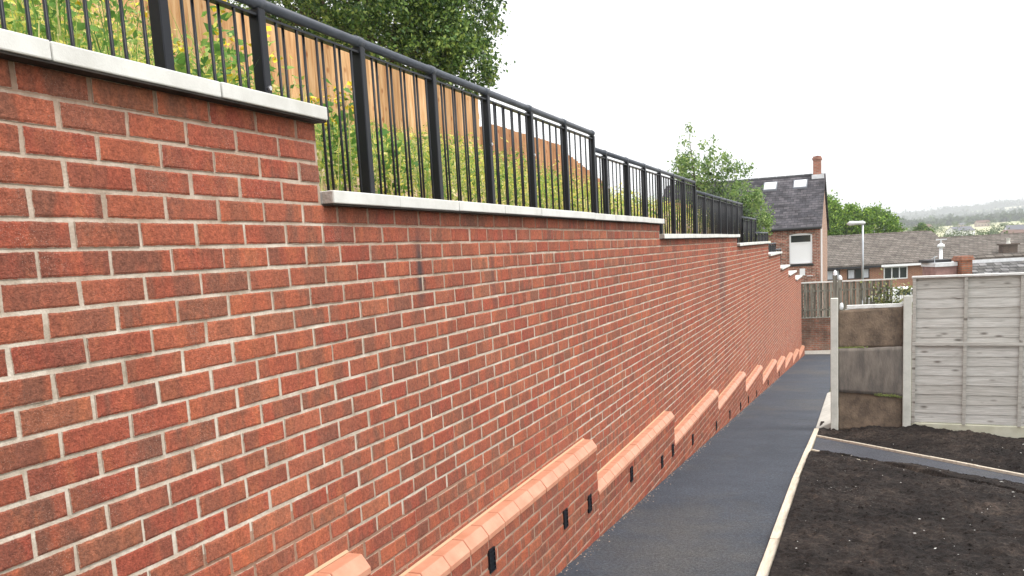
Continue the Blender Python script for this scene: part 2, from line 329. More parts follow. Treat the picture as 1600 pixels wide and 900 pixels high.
M['rust2'] = mat('grey_brown_sheet', (.125, .11, .098), .9, .15, col2=(.215, .185, .158), vscale=6, detail=12, stretch=(1.6, 1, .45), bump=.5, bscale=50, contrast=(.38, .62))
M['moss'] = mat('moss', (.14, .17, .05), .95, .1, col2=(.24, .27, .1), vscale=40, bump=1, bscale=120)
M['white'] = mat('white_upvc', (.80, .81, .82), .35, .5)
M['whitewood'] = mat('weathered_white_timber', (.55, .54, .51), .8, .2, col2=(.8, .79, .77), vscale=14, stretch=(1, 4, 4), bump=.3, bscale=60)
M['plastic'] = mat('white_plastic_bag', (.80, .81, .83), .4, .4, bump=.5, bscale=25, bdist=.02)
M['dark'] = mat('dark_gutter', (.02, .02, .022), .5, .4)
M['glass'] = mat('window_glass', (.025, .033, .035), .06, .6)
M['blind'] = mat('blind_and_sky_reflection', (.86, .87, .88), .7, .2)
M['net'] = mat('net_curtain', (.45, .47, .50), .7, .2, col2=(.68, .70, .74), vscale=9, stretch=(3, 3, .4))
M['brownframe'] = mat('dark_brown_frame', (.05, .035, .03), .5, .4)
M['oldbrick'] = brick_tex_material('old_house_brick', (.38, .13, .085), (.19, .07, .05), (.40, .33, .27), axis='XZ', blotch=1.25, msize=.014, ns=4.5)
M['gablebrick'] = brick_tex_material('gable_brick', (.40, .23, .16), (.33, .18, .13), (.45, .36, .3), axis='YZ', blotch=.4)
M['bungbrick'] = brick_tex_material('orange_bungalow_brick', (.38, .165, .095), (.31, .125, .075), (.38, .29, .22), axis='XZ', blotch=.3)
M['slate'] = brick_tex_material('blue_slate', (.060, .057, .064), (.12, .11, .118), (.03, .03, .035), axis='XZ', bw=.30, rh=.12, msize=.010, blotch=1.1)
M['tile'] = brick_tex_material('brown_concrete_tile', (.135, .115, .10), (.19, .168, .147), (.06, .052, .046), axis='XZ', bw=.33, rh=.115, msize=.014, blotch=.8)
M['lead'] = mat('pale_lead_flashing', (.55, .56, .58), .5, .4, col2=(.75, .76, .78), vscale=5)
M['galv'] = mat('galvanised_steel', (.42, .46, .5), .4, .5, metal=.4, col2=(.52, .56, .6), vscale=4)
M['lamp'] = mat('street_lamp_casing', (.62, .64, .66), .4, .4)
M['bark'] = mat('bark', (.09, .07, .05), .95, .1, col2=(.16, .13, .1), vscale=12, stretch=(2, 2, .4), bump=1, bscale=30)
M['leaf_dark'] = leaf_material('dark_glossy_leaves', [(0, (.03, .065, .02)), (.4, (.07, .15, .04)), (.7, (.17, .28, .065)), (1, (.34, .44, .12))], .4, .35)
M['leaf_mid'] = leaf_material('mid_green_leaves', [(0, (.08, .16, .05)), (.5, (.18, .29, .09)), (1, (.38, .48, .18))], .5, .4)
M['leaf_bright'] = leaf_material('bright_green_leaves', [(0, (.06, .13, .02)), (.5, (.16, .30, .04)), (1, (.36, .50, .08))], .5, .4)
M['leaf_hedge'] = leaf_material('dark_hedge_leaves', [(0, (.012, .022, .01)), (1, (.04, .07, .02))], .5, .2)
M['weed'] = leaf_material('weed_leaves', [(0, (.16, .28, .05)), (.25, (.34, .44, .08)), (.5, (.58, .60, .12)), (.8, (.76, .70, .17)), (1, (.88, .82, .44))], .6, .45)
M['weed_green'] = leaf_material('green_weed_leaves', [(0, (.08, .2, .045)), (.5, (.18, .36, .075)), (1, (.42, .54, .15))], .55, .45)
M['flower'] = mat('yellow_petal', (.85, .62, .04), .6, .2)
M['drygrass'] = leaf_material('dry_grass', [(0, (.30, .28, .11)), (.5, (.52, .47, .2)), (1, (.72, .66, .38))], .7, .35)
M['ivy'] = leaf_material('ivy_leaves', [(0, (.07, .12, .04)), (.4, (.18, .22, .07)), (.7, (.4, .4, .15)), (1, (.6, .6, .4))], .5, .2)

def fence_wood(name, a, bcol, c, vertical=True, grey=False):
    m = bpy.data.materials.new(name); m.use_nodes = True; t = m.node_tree; b = t.nodes['Principled BSDF']
    co = N(t, 'ShaderNodeTexCoord'); at = N(t, 'ShaderNodeAttribute', attribute_name='tint'); sp = N(t, 'ShaderNodeSeparateColor'); t.links.new(at.outputs['Color'], sp.inputs[0])
    sv = N(t, 'ShaderNodeVectorMath', operation='MULTIPLY'); t.links.new(co.outputs['Object'], sv.inputs[0]); sv.inputs[1].default_value = (12, 12, .9) if vertical else (1.6, 1.6, 30)
    off = N(t, 'ShaderNodeCombineXYZ'); k = math_(t, 'MULTIPLY', sp.outputs[1], 40); t.links.new(k, off.inputs[0]); t.links.new(k, off.inputs[2])
    ad = N(t, 'ShaderNodeVectorMath', operation='ADD'); t.links.new(sv.outputs[0], ad.inputs[0]); t.links.new(off.outputs[0], ad.inputs[1])
    n = N(t, 'ShaderNodeTexNoise', Scale=2.2, Detail=6, Roughness=.6, Distortion=.6); t.links.new(ad.outputs[0], n.inputs['Vector'])
    r = ramp(t, [(.34, a), (.5, bcol), (.66, c)], n.outputs['Fac'])
    s2 = N(t, 'ShaderNodeVectorMath', operation='MULTIPLY'); t.links.new(co.outputs['Object'], s2.inputs[0]); s2.inputs[1].default_value = (8, 8, 5) if vertical else (3.2, 3.2, 9)
    a2 = N(t, 'ShaderNodeVectorMath', operation='ADD'); t.links.new(s2.outputs[0], a2.inputs[0]); t.links.new(off.outputs[0], a2.inputs[1])
    v = N(t, 'ShaderNodeTexVoronoi', Scale=1.0); t.links.new(a2.outputs[0], v.inputs['Vector'])
    kn = ramp(t, [(.07, (.22, .19, .17) if grey else (.5, .3, .2)), (.20, (1, 1, 1))], v.outputs['Distance'])
    c1 = mixc(t, .8, r.outputs[0], kn.outputs[0], 'MULTIPLY')
    sh = ramp(t, [(0, (.70, .67, .63)), (1, (1.12, 1.12, 1.12))], sp.outputs[0]); c2 = mixc(t, 1, c1, sh.outputs[0], 'MULTIPLY')
    t.links.new(c2, b.inputs['Base Color']); b.inputs['Roughness'].default_value = .85; b.inputs['Specular IOR Level'].default_value = .15
    bp = N(t, 'ShaderNodeBump', Strength=.5, Distance=.004); t.links.new(n.outputs['Fac'], bp.inputs['Height']); t.links.new(bp.outputs[0], b.inputs['Normal'])
    return m
M['newwood'] = fence_wood('new_fence_wood', (.42, .215, .095), (.58, .35, .175), (.70, .48, .28))
M['redwood'] = fence_wood('stained_fence_wood', (.32, .15, .08), (.44, .23, .12), (.55, .33, .18))
M['greywood'] = fence_wood('grey_lap_wood', (.42, .405, .375), (.55, .535, .50), (.66, .645, .61), vertical=False, grey=True)
M['picketwood'] = fence_wood('old_picket_wood', (.15, .14, .12), (.24, .23, .195), (.36, .35, .30), grey=True)

# ------------------------------------------------------------------ levels
FACE = -1.858                      # street face of the retaining wall; it runs along +Y
PL = FACE+.1025                    # face of the plinth
CZ = .524
zk = lambda k: CZ-.075*k           # height of brick course line k
def path_z(y):
    y = max(-6, min(y, 35.2)); return -.0813*y-1.6348
def lerp(v, pts):
    for (a, b), (c, e) in zip(pts, pts[1:]):
        if v <= c: return b+(e-b)*max(0, v-a)/(c-a)
    return pts[-1][1]
def ground_z(x, y):
    z = path_z(y)-.12
    if y > 36: z = lerp(y, [(36, -4.62), (110, -4.8), (200, -7), (330, -6), (500, -3.2), (900, 4), (1500, 16), (2300, 33), (3100, 54), (3600, 66), (4200, 56), (5000, 30)])
    if y > 600:
        z += (y-600)/3000*(14*noise.noise(Vector((x/700, y/700, 3)))+4*noise.noise(Vector((x/180, y/180, 9))))
        z += (y-600)/3000*max(-50, min(25, (x-450)*.05))
    return z

# ------------------------------------------------------------------ ground sheet out to the horizon
gm = bpy.data.materials.new('countryside'); gm.use_nodes = True; t = gm.node_tree; b = t.nodes['Principled BSDF']
geo = N(t, 'ShaderNodeNewGeometry'); sv = N(t, 'ShaderNodeVectorMath', operation='MULTIPLY'); sv.inputs[1].default_value = (.0055, .0026, .0); t.links.new(geo.outputs['Position'], sv.inputs[0])
vo = N(t, 'ShaderNodeTexVoronoi', Scale=1.0); t.links.new(sv.outputs[0], vo.inputs['Vector']); scv = N(t, 'ShaderNodeSeparateColor'); t.links.new(vo.outputs['Color'], scv.inputs[0])
fr = ramp(t, [(0, (.22, .28, .12)), (.3, (.42, .40, .24)), (.45, (.30, .35, .17)), (.62, (.52, .48, .32)), (.8, (.26, .31, .14)), (1, (.40, .42, .22))], scv.outputs[0], 'CONSTANT')
nn = N(t, 'ShaderNodeTexNoise', Scale=.5, Detail=8); t.links.new(geo.outputs['Position'], nn.inputs['Vector'])
near = ramp(t, [(.35, (.06, .075, .03)), (.65, (.14, .13, .08))], nn.outputs['Fac'])
sx = N(t, 'ShaderNodeSeparateXYZ'); t.links.new(geo.outputs['Position'], sx.inputs[0])
far = math_(t, 'GREATER_THAN', sx.outputs[1], 420)
t.links.new(mixc(t, far, near.outputs[0], fr.outputs[0]), b.inputs['Base Color']); b.inputs['Roughness'].default_value = .95
xs = [-3000, -1500, -800, -400]+list(range(-200, 0, 50))+[-20, -10, -6, -3, -1.9, -1.2, -.47, 0, .8, 2, 4, 8, 15, 30]+list(range(60, 1600, 40))+[2000, 3000, 4500]
ys = [-60, -20]+list(np.arange(-6, 37, 1.0))+[37, 45, 60, 85, 110, 150, 200, 260, 330, 420, 500]+list(range(560, 5000, 60))
tag(grid_mesh('ground', xs, ys, ground_z, gm), kind='structure')

# ------------------------------------------------------------------ path, side path, soil
mb = MB()
ysq = list(np.arange(-4, 35.3, .5))
def right_edge(y): return lerp(y, [(-4, -.56), (8, -.552), (10, -.535), (14, -.48), (35.3, -.44)])
for a, c in zip(ysq, ysq[1:]):
    c = min(c, 35.2)
    mb.quad([(PL-.01, a, path_z(a)), (right_edge(a), a, path_z(a)), (right_edge(c), c, path_z(c)), (PL-.01, c, path_z(c))])
tag(mb.build('path', M['asphalt'], smooth=True), kind='structure')
# timber edging beside the main path
def edging(name, p, q, wdt, h0, h1, zf, label):
    mb = MB(); p = Vector(p); q = Vector(q); L = (q-p).length; n = max(2, int(L/.6)); u = (q-p)/L; v = Vector((-u.y, u.x))*-1
    for i in range(n):
        a = p+u*(L*i/n+.001); c = p+u*(L*(i+1)/n-.001); za, zc = zf(a.y), zf(c.y)
        j = rnd.uniform(-.003, .003)
        V = [(a.x, a.y, za-.1), (a.x+v.x*wdt, a.y+v.y*wdt, za-.1), (a.x+v.x*wdt, a.y+v.y*wdt, za+h1+j), (a.x, a.y, za+h0+j)]
        W = [(c.x, c.y, zc-.1), (c.x+v.x*wdt, c.y+v.y*wdt, zc-.1), (c.x+v.x*wdt, c.y+v.y*wdt, zc+h1+j), (c.x, c.y, zc+h0+j)]
        base = len(mb.v); mb.v += V+W
        for f in ((0, 1, 2, 3), (7, 6, 5, 4), (0, 4, 5, 1), (1, 5, 6, 2), (2, 6, 7, 3), (3, 7, 4, 0)): mb.f.append(tuple(base+k for k in f)); mb.m.append(0); mb.c.append((0, 0, 0, 1))
    o = mb.build(name, M['edging'], bevel=.004); tag(o, label, 'edging'); return o
edging('timber_edging', (-.556, -3.5), (-.554, 8.5), .070, .035, .035, path_z, 'long pale timber edging board between the main asphalt path and the dark soil')
SPA, SPD = Vector((-.45, 11.65)), Vector((.628, -.778))      # far edge of the side path
edging('timber_edging', (-.554, 8.52), (-.505, 12.3), .060, .035, .035, path_z, 'upper pale edging board of the main path running up to the concrete gate post')
far_a, far_b = SPA, SPA+SPD*5.2
near_a, near_b = Vector((-.45, 10.48)), Vector((-.45, 10.48))+SPD*5.2
edging('timber_edging', far_a, far_b, .028, .035, .035, path_z, 'thin white edging board along the far side of the narrow side path')
edging('timber_edging', near_a, near_a+SPD*1.45, .028, .02, .02, path_z, 'thin edging board on the near side of the side path, half buried by soil')
mb = MB()
for i in range(20):
    a, c = 5.2*i/20, 5.2*(i+1)/20
    P = [near_a+SPD*a, near_a+SPD*c, far_a+SPD*c, far_a+SPD*a]
    mb.quad([(p.x, p.y, path_z(p.y)+.006) for p in P])
tag(mb.build('side_path', M['asphalt2'], smooth=True), kind='structure')

def soil_z(x, y):
    # signed distances to the two edges of the side path (positive = beyond the far edge)
    nrm = Vector((.778, .628)); s = (Vector((x, y))-far_a).dot(nrm); w0 = (near_a-far_a).dot(nrm); along = (Vector((x, y))-far_a).dot(SPD)
    p = path_z(y)
    ke = min(1, max(0, (x+.50)/.25))
    rough = .030*noise.noise(Vector((x*2.3, y*2.3, 1)))+.030*noise.noise(Vector((x*6, y*6, 4)))+.034*abs(noise.noise(Vector((x*14, y*14, 7))))+.014*abs(noise.noise(Vector((x*36, y*36, 2))))-.012
    if s > 0:                                  # bed below the fence
        z = p+.005+min(1, s/.25)*.02+min(1, max(0, s-.3)/1.3)*.075
        z -= .085*max(0, x-.55)*max(0, min(1, (s-.9)/1.0))
        z += rough*min(1, s/.15)*min(1, .3+ke)
    elif s < w0:                               # near bed
        d = w0-s; over = min(1, max(0, along-.8)/1.2)
        z = p+.0+min(1, d/.3)*(.05+.03*over)+rough*min(1, d/.1)*min(1, .35+ke)
        z += .008*over
    else:                                      # on the side path: soil spilled over the near edge
        d = s-w0; over = min(1, max(0, along-.75)/1.5); wdt = over*(.20+.07*noise.noise(Vector((along*3, 0, 0)))+.05*noise.noise(Vector((along*9, 3, 0))))+.14*max(0, along-2)*over
        wdt = min(wdt, .42)
        z = p-.03 if d > wdt else p+.010+.045*math.sqrt(max(0, 1-(d/max(wdt, .001))**2))*over+rough*.4
    if x < (-.455 if y > 11 else -.475): z = p-.03
    return z
xs = np.arange(-.505, 4.0, .02); ys = np.arange(3.6, 12.95, .021)
tag(grid_mesh('soil', xs, ys, soil_z, M['soil']), kind='structure')
# pale stones lying in the soil: nobody could count them
mb = MB()
ico = [Vector(v) for v in ((1, 0, 0), (-1, 0, 0), (0, 1, 0), (0, -1, 0), (0, 0, .7), (0, 0, -.7))]
icf = ((0, 2, 4), (2, 1, 4), (1, 3, 4), (3, 0, 4), (2, 0, 5), (1, 2, 5), (3, 1, 5), (0, 3, 5))
for i in range(800):
    x = rnd.uniform(-.42, 3.6); y = rnd.uniform(4.2, 11.5)
    if noise.noise(Vector((x*.9, y*.9, 5))) < rnd.uniform(-.3, .55): continue
    s = rnd.choice([.0025, .003, .003, .004, .004, .005, .006, .010]); z = soil_z(x, y)
    if z < path_z(y): continue
    q = Matrix.Rotation(rnd.uniform(0, 6.3), 3, 'Z') @ Matrix.Rotation(rnd.uniform(-.6, .6), 3, 'X'); n = len(mb.v)
    sc = (rnd.uniform(.8, 2), rnd.uniform(.6, 1.2), rnd.uniform(.5, 1))
    for v in ico: mb.v.append(tuple(q @ Vector((v.x*s*sc[0], v.y*s*sc[1], v.z*s*sc[2])) + Vector((x, y, z+s*.35))))
    for f in icf: mb.f.append(tuple(n+k for k in f)); mb.m.append(0); mb.c.append((0, 0, 0, 1))
tag(mb.build('pebbles', M['pebble']), 'small pale stones and chips scattered over the dark soil', 'pebbles', kind='stuff')
mb = MB()
for i in range(700):
    y = rnd.uniform(4.3, 22); x = PL+.004+abs(rnd.gauss(0, .035)); z = path_z(y); s = rnd.uniform(.002, .007); n = len(mb.v)
    if noise.noise(Vector((y*1.3, 0, 5))) < rnd.uniform(-.5, .3): continue
    q = Matrix.Rotation(rnd.uniform(0, 6.3), 3, 'Z')
    for v in ico: mb.v.append(tuple(q @ (v*s*rnd.uniform(.7, 1.5)) + Vector((x, y, z+s*.3))))
    for f in icf: mb.f.append(tuple(n+k for k in f)); mb.m.append(0); mb.c.append((0, 0, 0, 1))
tag(mb.build('mortar_crumbs', mat('sandy_crumbs', (.34, .24, .17), .95, .1, col2=(.55, .45, .36), vscale=40)), 'sandy mortar crumbs and grit gathered along the foot of the plinth wall', 'grit', kind='stuff')
# soil clods
mb = MB()
for i in range(3600):
    x = rnd.uniform(-.42, 3.4); y = rnd.uniform(4.0, 12.3); z = soil_z(x, y)
    if z < path_z(y)+.012: continue
    s = rnd.uniform(.004, .012)*(1 if rnd.random() < .95 else 1.5); q = Matrix.Rotation(rnd.uniform(0, 6.3), 3, 'Z') @ Matrix.Rotation(rnd.uniform(-.9, .9), 3, 'X'); n = len(mb.v)
    for v in ico: mb.v.append(tuple(q @ (v*s*rnd.uniform(.7, 1.4)) + Vector((x, y, z+s*.2))))
    for f in icf: mb.f.append(tuple(n+k for k in f)); mb.m.append(0); mb.c.append((0, 0, 0, 1))
tag(mb.build('soil_clods', M['soil'], smooth=False), 'loose dark clods lying on the freshly spread soil', 'soil', kind='stuff')

# ------------------------------------------------------------------ retaining wall
SECT = [(-4.0, 2.80, 0), (2.80, 8.90, 4), (8.90, 15.25, 6), (15.25, 21.1, 8), (21.1, 24.6, 12), (24.6, 27.7, 18), (27.7, 31.0, 22), (31.0, 34.4, 26)]   # y0, y1, course line under the coping
PSEC = [(-4.0, -.3, 18), (-.3, 2.77, 22), (2.77, 5.95, 25.4), (5.95, 8.86, 30), (8.86, 12.03, 34), (12.03, 15.3, 37), (15.3, 18.27, 41), (18.27, 21.78, 45.6), (21.78, 24.58, 49.4), (24.58, 27.75, 53.4), (27.75, 31.0, 57.2), (31.0, 34.55, 61.2)]
Y0 = 1.664
def brick(mb, y0, y1, z0, z1, xf, seed, dark=0):
    """one brick: face, softened edge ring (alpha 1 inside -> 0 at the arris) and sides"""
    j = rnd.uniform(-.0018, .0018); tilt = rnd.uniform(-.0014, .0014); e = .0062; dp = .012; q = lambda k=.0016: rnd.uniform(-k, k)
    y0 += q(.002); y1 += q(.002); zj = q(.0012); z0 += zj; z1 += zj
    xx = xf+j; n = len(mb.v); a0, a1, b0, b1 = q(), q(), q(), q(); ym = (y0+y1)/2; zq = q(.0014); zr = q(.0014)
    O = [(y0+a0, z0+a1), (ym, z0+zq), (y1+b0, z0+b1), (y1+q(), z1+q()), (ym, z1+zr), (y0+q(), z1+q())]
    I = [(y0+e, z0+e), (ym, z0+e), (y1-e, z0+e), (y1-e, z1-e), (ym, z1-e), (y0+e, z1-e)]
    mb.v += [(xx-dp, a, b) for a, b in O]+[(xx-.0026, a, b) for a, b in O]+[(xx+(tilt if a < ym else -tilt if a > ym else 0), a, b) for a, b in I]
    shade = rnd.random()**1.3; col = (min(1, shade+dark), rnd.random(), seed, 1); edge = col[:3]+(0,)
    mb.f += [(n+12, n+13, n+16, n+17), (n+13, n+14, n+15, n+16)]; mb.m += [0, 0]; mb.c += [col, col]
    for k in range(6):
        l = (k+1) % 6
        mb.f.append((n+6+k, n+6+l, n+12+l, n+12+k)); mb.m.append(0); mb.c.append([edge, edge, col, col])
        mb.f.append((n+k, n+l, n+6+l, n+6+k)); mb.m.append(0); mb.c.append([edge]*4)
def pl_top(y):
    for a, c, k in PSEC:
        if a <= y < c: return k
    return PSEC[-1][2]
def cap_k(y):
    for a, c, k in SECT:
        if a <= y < c: return k
    return 99
wall = empty('retaining_wall', (FACE, 2, path_z(2)))
tag(wall, 'long red brick retaining wall with stepped pale stone copings, running down beside the path', 'wall')
def par(o, p):
    o.parent = p; o.matrix_parent_inverse = Matrix.Translation(-Vector(p.location)) if p.rotation_euler.z == 0 else p.matrix_basis.inverted(); return o
mb = MB(); BW, BH, G = .2125, .0645, .0125
for k in range(0, 66):
    z1 = zk(k)-.0052; z0 = zk(k+1)+.0052; off = 0 if k % 2 else .1125
    for n in range(-27, 148):
        ya = Y0+n*.225+off+G/2; yb = ya+BW
        mid = (ya+yb)/2
        if yb < -3.9 or ya > 34.4: continue
        # clip at steps
        lo = -4.0; hi = 34.4
        for a, c, kk in SECT:
            if kk > k: hi = min(hi, a); break
        if ya >= hi: continue
        yb2 = min(yb, hi-.001)
        if yb2-ya < .03: continue
        kp = pl_top(mid)
        if k > kp+.7: continue
        brick(mb, ya, yb2, z0, z1, FACE, rnd.random(), dark=.25 if k-cap_k(mid) < 1 else 0)  # top course darker: shade and dirt below the coping put in its colour
# mortar bed behind the brick faces
for a, c, kk in SECT:
    yy = list(np.arange(a, c, .6))+[c]
    for p, q in zip(yy, yy[1:]):
        kp = pl_top((p+q)/2)
        cuts = [kk, kk+1.0]; 
        zone = max(kk+1.5, kp-3.5)
        k2 = kk+1.0
        mb.quad([(FACE-.0045, p, zk(kk+1)), (FACE-.0045, q, zk(kk+1)), (FACE-.0045, q, zk(kk)), (FACE-.0045, p, zk(kk))], 1, (.75, 0, 0, 1))  # top course mortar darkened too, painted shade plus dirt
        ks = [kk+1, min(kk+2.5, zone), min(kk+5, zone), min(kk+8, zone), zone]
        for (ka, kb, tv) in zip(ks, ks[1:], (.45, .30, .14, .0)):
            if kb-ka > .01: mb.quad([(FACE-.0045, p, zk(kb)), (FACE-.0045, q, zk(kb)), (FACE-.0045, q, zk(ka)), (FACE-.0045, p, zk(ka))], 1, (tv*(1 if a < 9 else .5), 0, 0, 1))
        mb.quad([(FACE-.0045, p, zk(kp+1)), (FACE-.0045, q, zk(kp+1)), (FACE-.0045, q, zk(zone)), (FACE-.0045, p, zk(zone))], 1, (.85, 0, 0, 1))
    # the body of the wall
    mb.box(FACE-.33, FACE-.0085, a+.0005, c-.0005, zk(66), zk(kk)-.006, 2)
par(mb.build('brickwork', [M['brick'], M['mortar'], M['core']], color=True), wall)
# coping stones: four kerbed lengths of cast stone, 61 cm each
joint0 = 1.623
for a, c, kk in SECT:
    z0 = zk(kk)+.001; z1 = z0+.048
    ends = c+.012
    js = [joint0+.61*i for i in range(-10, 3) if joint0+.61*i > a+.1] if a < 0 else [a-.0+.5+.61*i for i in range(12)]
    if 2 < a < 3: js = [3.32+.605*i for i in range(12)]
    dk = MB(); dk.box(FACE-.30, FACE+.046, a+.006, ends-.006, z0-.0065, z0-.0008); par(dk.build('coping_shade_strip', M['coping_shade']), wall)  # black strip added as the contact shadow beneath the coping overhang
    cuts = [a+.004]+[j for j in js if a+.2 < j < ends-.2]+[ends]
    for p, q in zip(cuts, cuts[1:]):
        dz = rnd.uniform(-.0015, .0015); dx = rnd.uniform(-.002, .002)
        m = MB(); m.box(FACE-.36, FACE+.05+dx, p+.003, q-.003, z0+dz, z1+dz)
        # cut end of the first stone stays rough
        o = m.build('coping_stone', [M['stone']], bevel=.004, segs=2); par(o, wall)
        if p == cuts[0] and a > 0:
            m2 = MB(); m2.box(FACE+.0, FACE+.045, p+.0005, p+.0035, z0+.003, z1-.003); par(m2.build('cut_stone_end', M['stone_side']), o)
            # coping parts keep world placement
            bpy.data.objects[m2 and C.objects[-1].name].matrix_parent_inverse = Matrix.Identity(4)
# efflorescence / mortar lump details are in the brick material

# ------------------------------------------------------------------ stepped plinth wall with sloped brick coping
plinth = empty('plinth_wall', (PL, 2, path_z(2)))
tag(plinth, 'low stepped brick plinth with salmon sloped coping along the foot of the retaining wall', 'plinth wall')
VENTS = [(3.93, -1.57), (5.15, -1.73), (5.70, -1.79), (6.94, -1.90), (8.17, -2.10), (8.72, -2.11), (9.9, -2.26), (11.75, -2.48), (13.12, -2.59), (14.46, -2.71), (15.6, -2.8), (17.0, -2.93), (19.4, -3.1), (22.4, -3.35)]
for (a, c, kp) in PSEC:
    zt = zk(kp)
    mb = MB(); row = 0
    z1 = zt-.078
    zb = path_z(c)-.08
    while z1 > zb:
        z0 = z1-.0645; off = .1125*(row % 2)
        n0 = int((a-Y0)/.225)-3
        for n in range(n0, int((c-Y0)/.225)+3):
            ya = Y0+n*.225+off+G/2; yb = ya+BW
            p, q = max(ya, a+.001), min(yb, c-.001)
            if q-p < .03: continue
            brick(mb, p, q, z0, z1, PL, rnd.random())
        mb.quad([(PL-.0045, a, z0-.0105), (PL-.0045, c, z0-.0105), (PL-.0045, c, z1+.001), (PL-.0045, a, z1+.001)], 1, ((.55+.35*rnd.random()) if z0 > path_z(c)+.26 else .15+.5*rnd.random(), 0, 0, 1))
        z1 -= .075; row += 1
    mb.box(FACE+.001, PL-.008, a+.0005, c-.0005, zb-.1, zt-.079, 2)
    sec = par(mb.build('plinth_section', [M['plinth_brick'], M['mortar'], M['core']], color=True), plinth)
    # sloped coping bricks: flat back, cant front, small vertical nose
    m = MB(); y = a+.001; nb = max(1, round((c-a)/.2265)); L = (c-a)/nb
    for i in range(nb):
        p, q = a+i*L+.0038, a+(i+1)*L-.0038; dz = rnd.uniform(-.0012, .0012); dx = rnd.uniform(-.0015, .0015)
        m.prism([(FACE+.001, zt-.077), (PL+.004+dx, zt-.077), (PL+.004+dx, zt-.050+dz), (FACE+.070, zt+dz), (FACE+.001, zt+dz)], p, q, 0, 'y')
    m.prism([(FACE+.001, zt-.076), (PL+.000, zt-.076), (PL+.000, zt-.053), (FACE+.068, zt-.0035), (FACE+.001, zt-.0035)], a+.001, c-.001, 1, 'y')
    # mortar fillet where the coping meets the wall
    m.prism([(FACE+.0005, zt-.002), (FACE+.014, zt+.0015), (FACE+.0005, zt+.013)], a+.002, c-.002, 2, 'y')
    o = m.build('sloped_coping', [M['cant'], M['cant_joint'], mat('fillet', (.50, .33, .21), .95, .1)] if a < -3 else list(prev_cop.data.materials), bevel=.0025); prev_cop = o
    o.parent = sec; sec_w = sec
    for vy, vz in VENTS:
        if a <= vy < c:
            v = MB(); hh, hw = .062, .038
            v.box(PL-.012, PL+.0035, vy-hw, vy+hw, vz-hh, vz+hh)
            # raised rim and slots
            v.box(PL+.0035, PL+.009, vy-hw, vy+hw, vz+hh-.008, vz+hh); v.box(PL+.0035, PL+.009, vy-hw, vy+hw, vz-hh, vz-hh+.008)
            v.box(PL+.0035, PL+.009, vy-hw, vy-hw+.006, vz-hh+.008, vz+hh-.008); v.box(PL+.0035, PL+.009, vy+hw-.006, vy+hw, vz-hh+.008, vz+hh-.008)
            for s in range(4): v.box(PL+.0035, PL+.008, vy-hw+.007, vy+hw-.007, vz-.045+s*.026, vz-.038+s*.026)
            v.build('weep_vent', M['black'], sec)

# ------------------------------------------------------------------ bank behind the wall
def bank_base(y): return lerp(y, [(-5, .50), (2.3, .50), (3.0, .24), (8.6, .22), (9.2, .09), (15, .06), (15.6, -.07), (20.8, -.1), (21.6, -.36), (24.4, -.4), (24.8, -.82), (27.5, -.85), (28, -1.12), (30.8, -1.15), (31.4, -1.42), (34.5, -1.46), (37, -1.7)])
def crest(y): return lerp(y, [(-5, 1.5), (4.6, 1.45), (7, 1.12), (12, 1.08), (20, .98), (30, .9), (34, .7), (38, -1.0)])
def bank_z(x, y):
    t_ = min(1, max(0, (-2.3-x)/2.6)); t_ = t_*t_*(3-2*t_)*.5+t_*.5
    z = bank_base(y)+(crest(y)-bank_base(y))*t_
    if x < -2.45: z += .05*noise.noise(Vector((x*1.7, y*1.7, 0)))+.02*noise.noise(Vector((x*6, y*6, 0)))
    if y > 36: z = z+( -4.7-z)*min(1, (y-36)/2.5)
    return z
bm = mat('dry_bank_soil', (.42, .27, .19), .95, .1, col2=(.60, .45, .33), vscale=3, bump=1, bscale=30, bdist=.03, coord='Object')
xs = list(np.arange(-2.18, -5.6, -.11))+[-6, -7, -9, -12, -18]; ys = list(np.arange(-5, 39, .2))
o = grid_mesh('bank', xs[::-1], ys, bank_z, bm); tag(o, kind='structure')

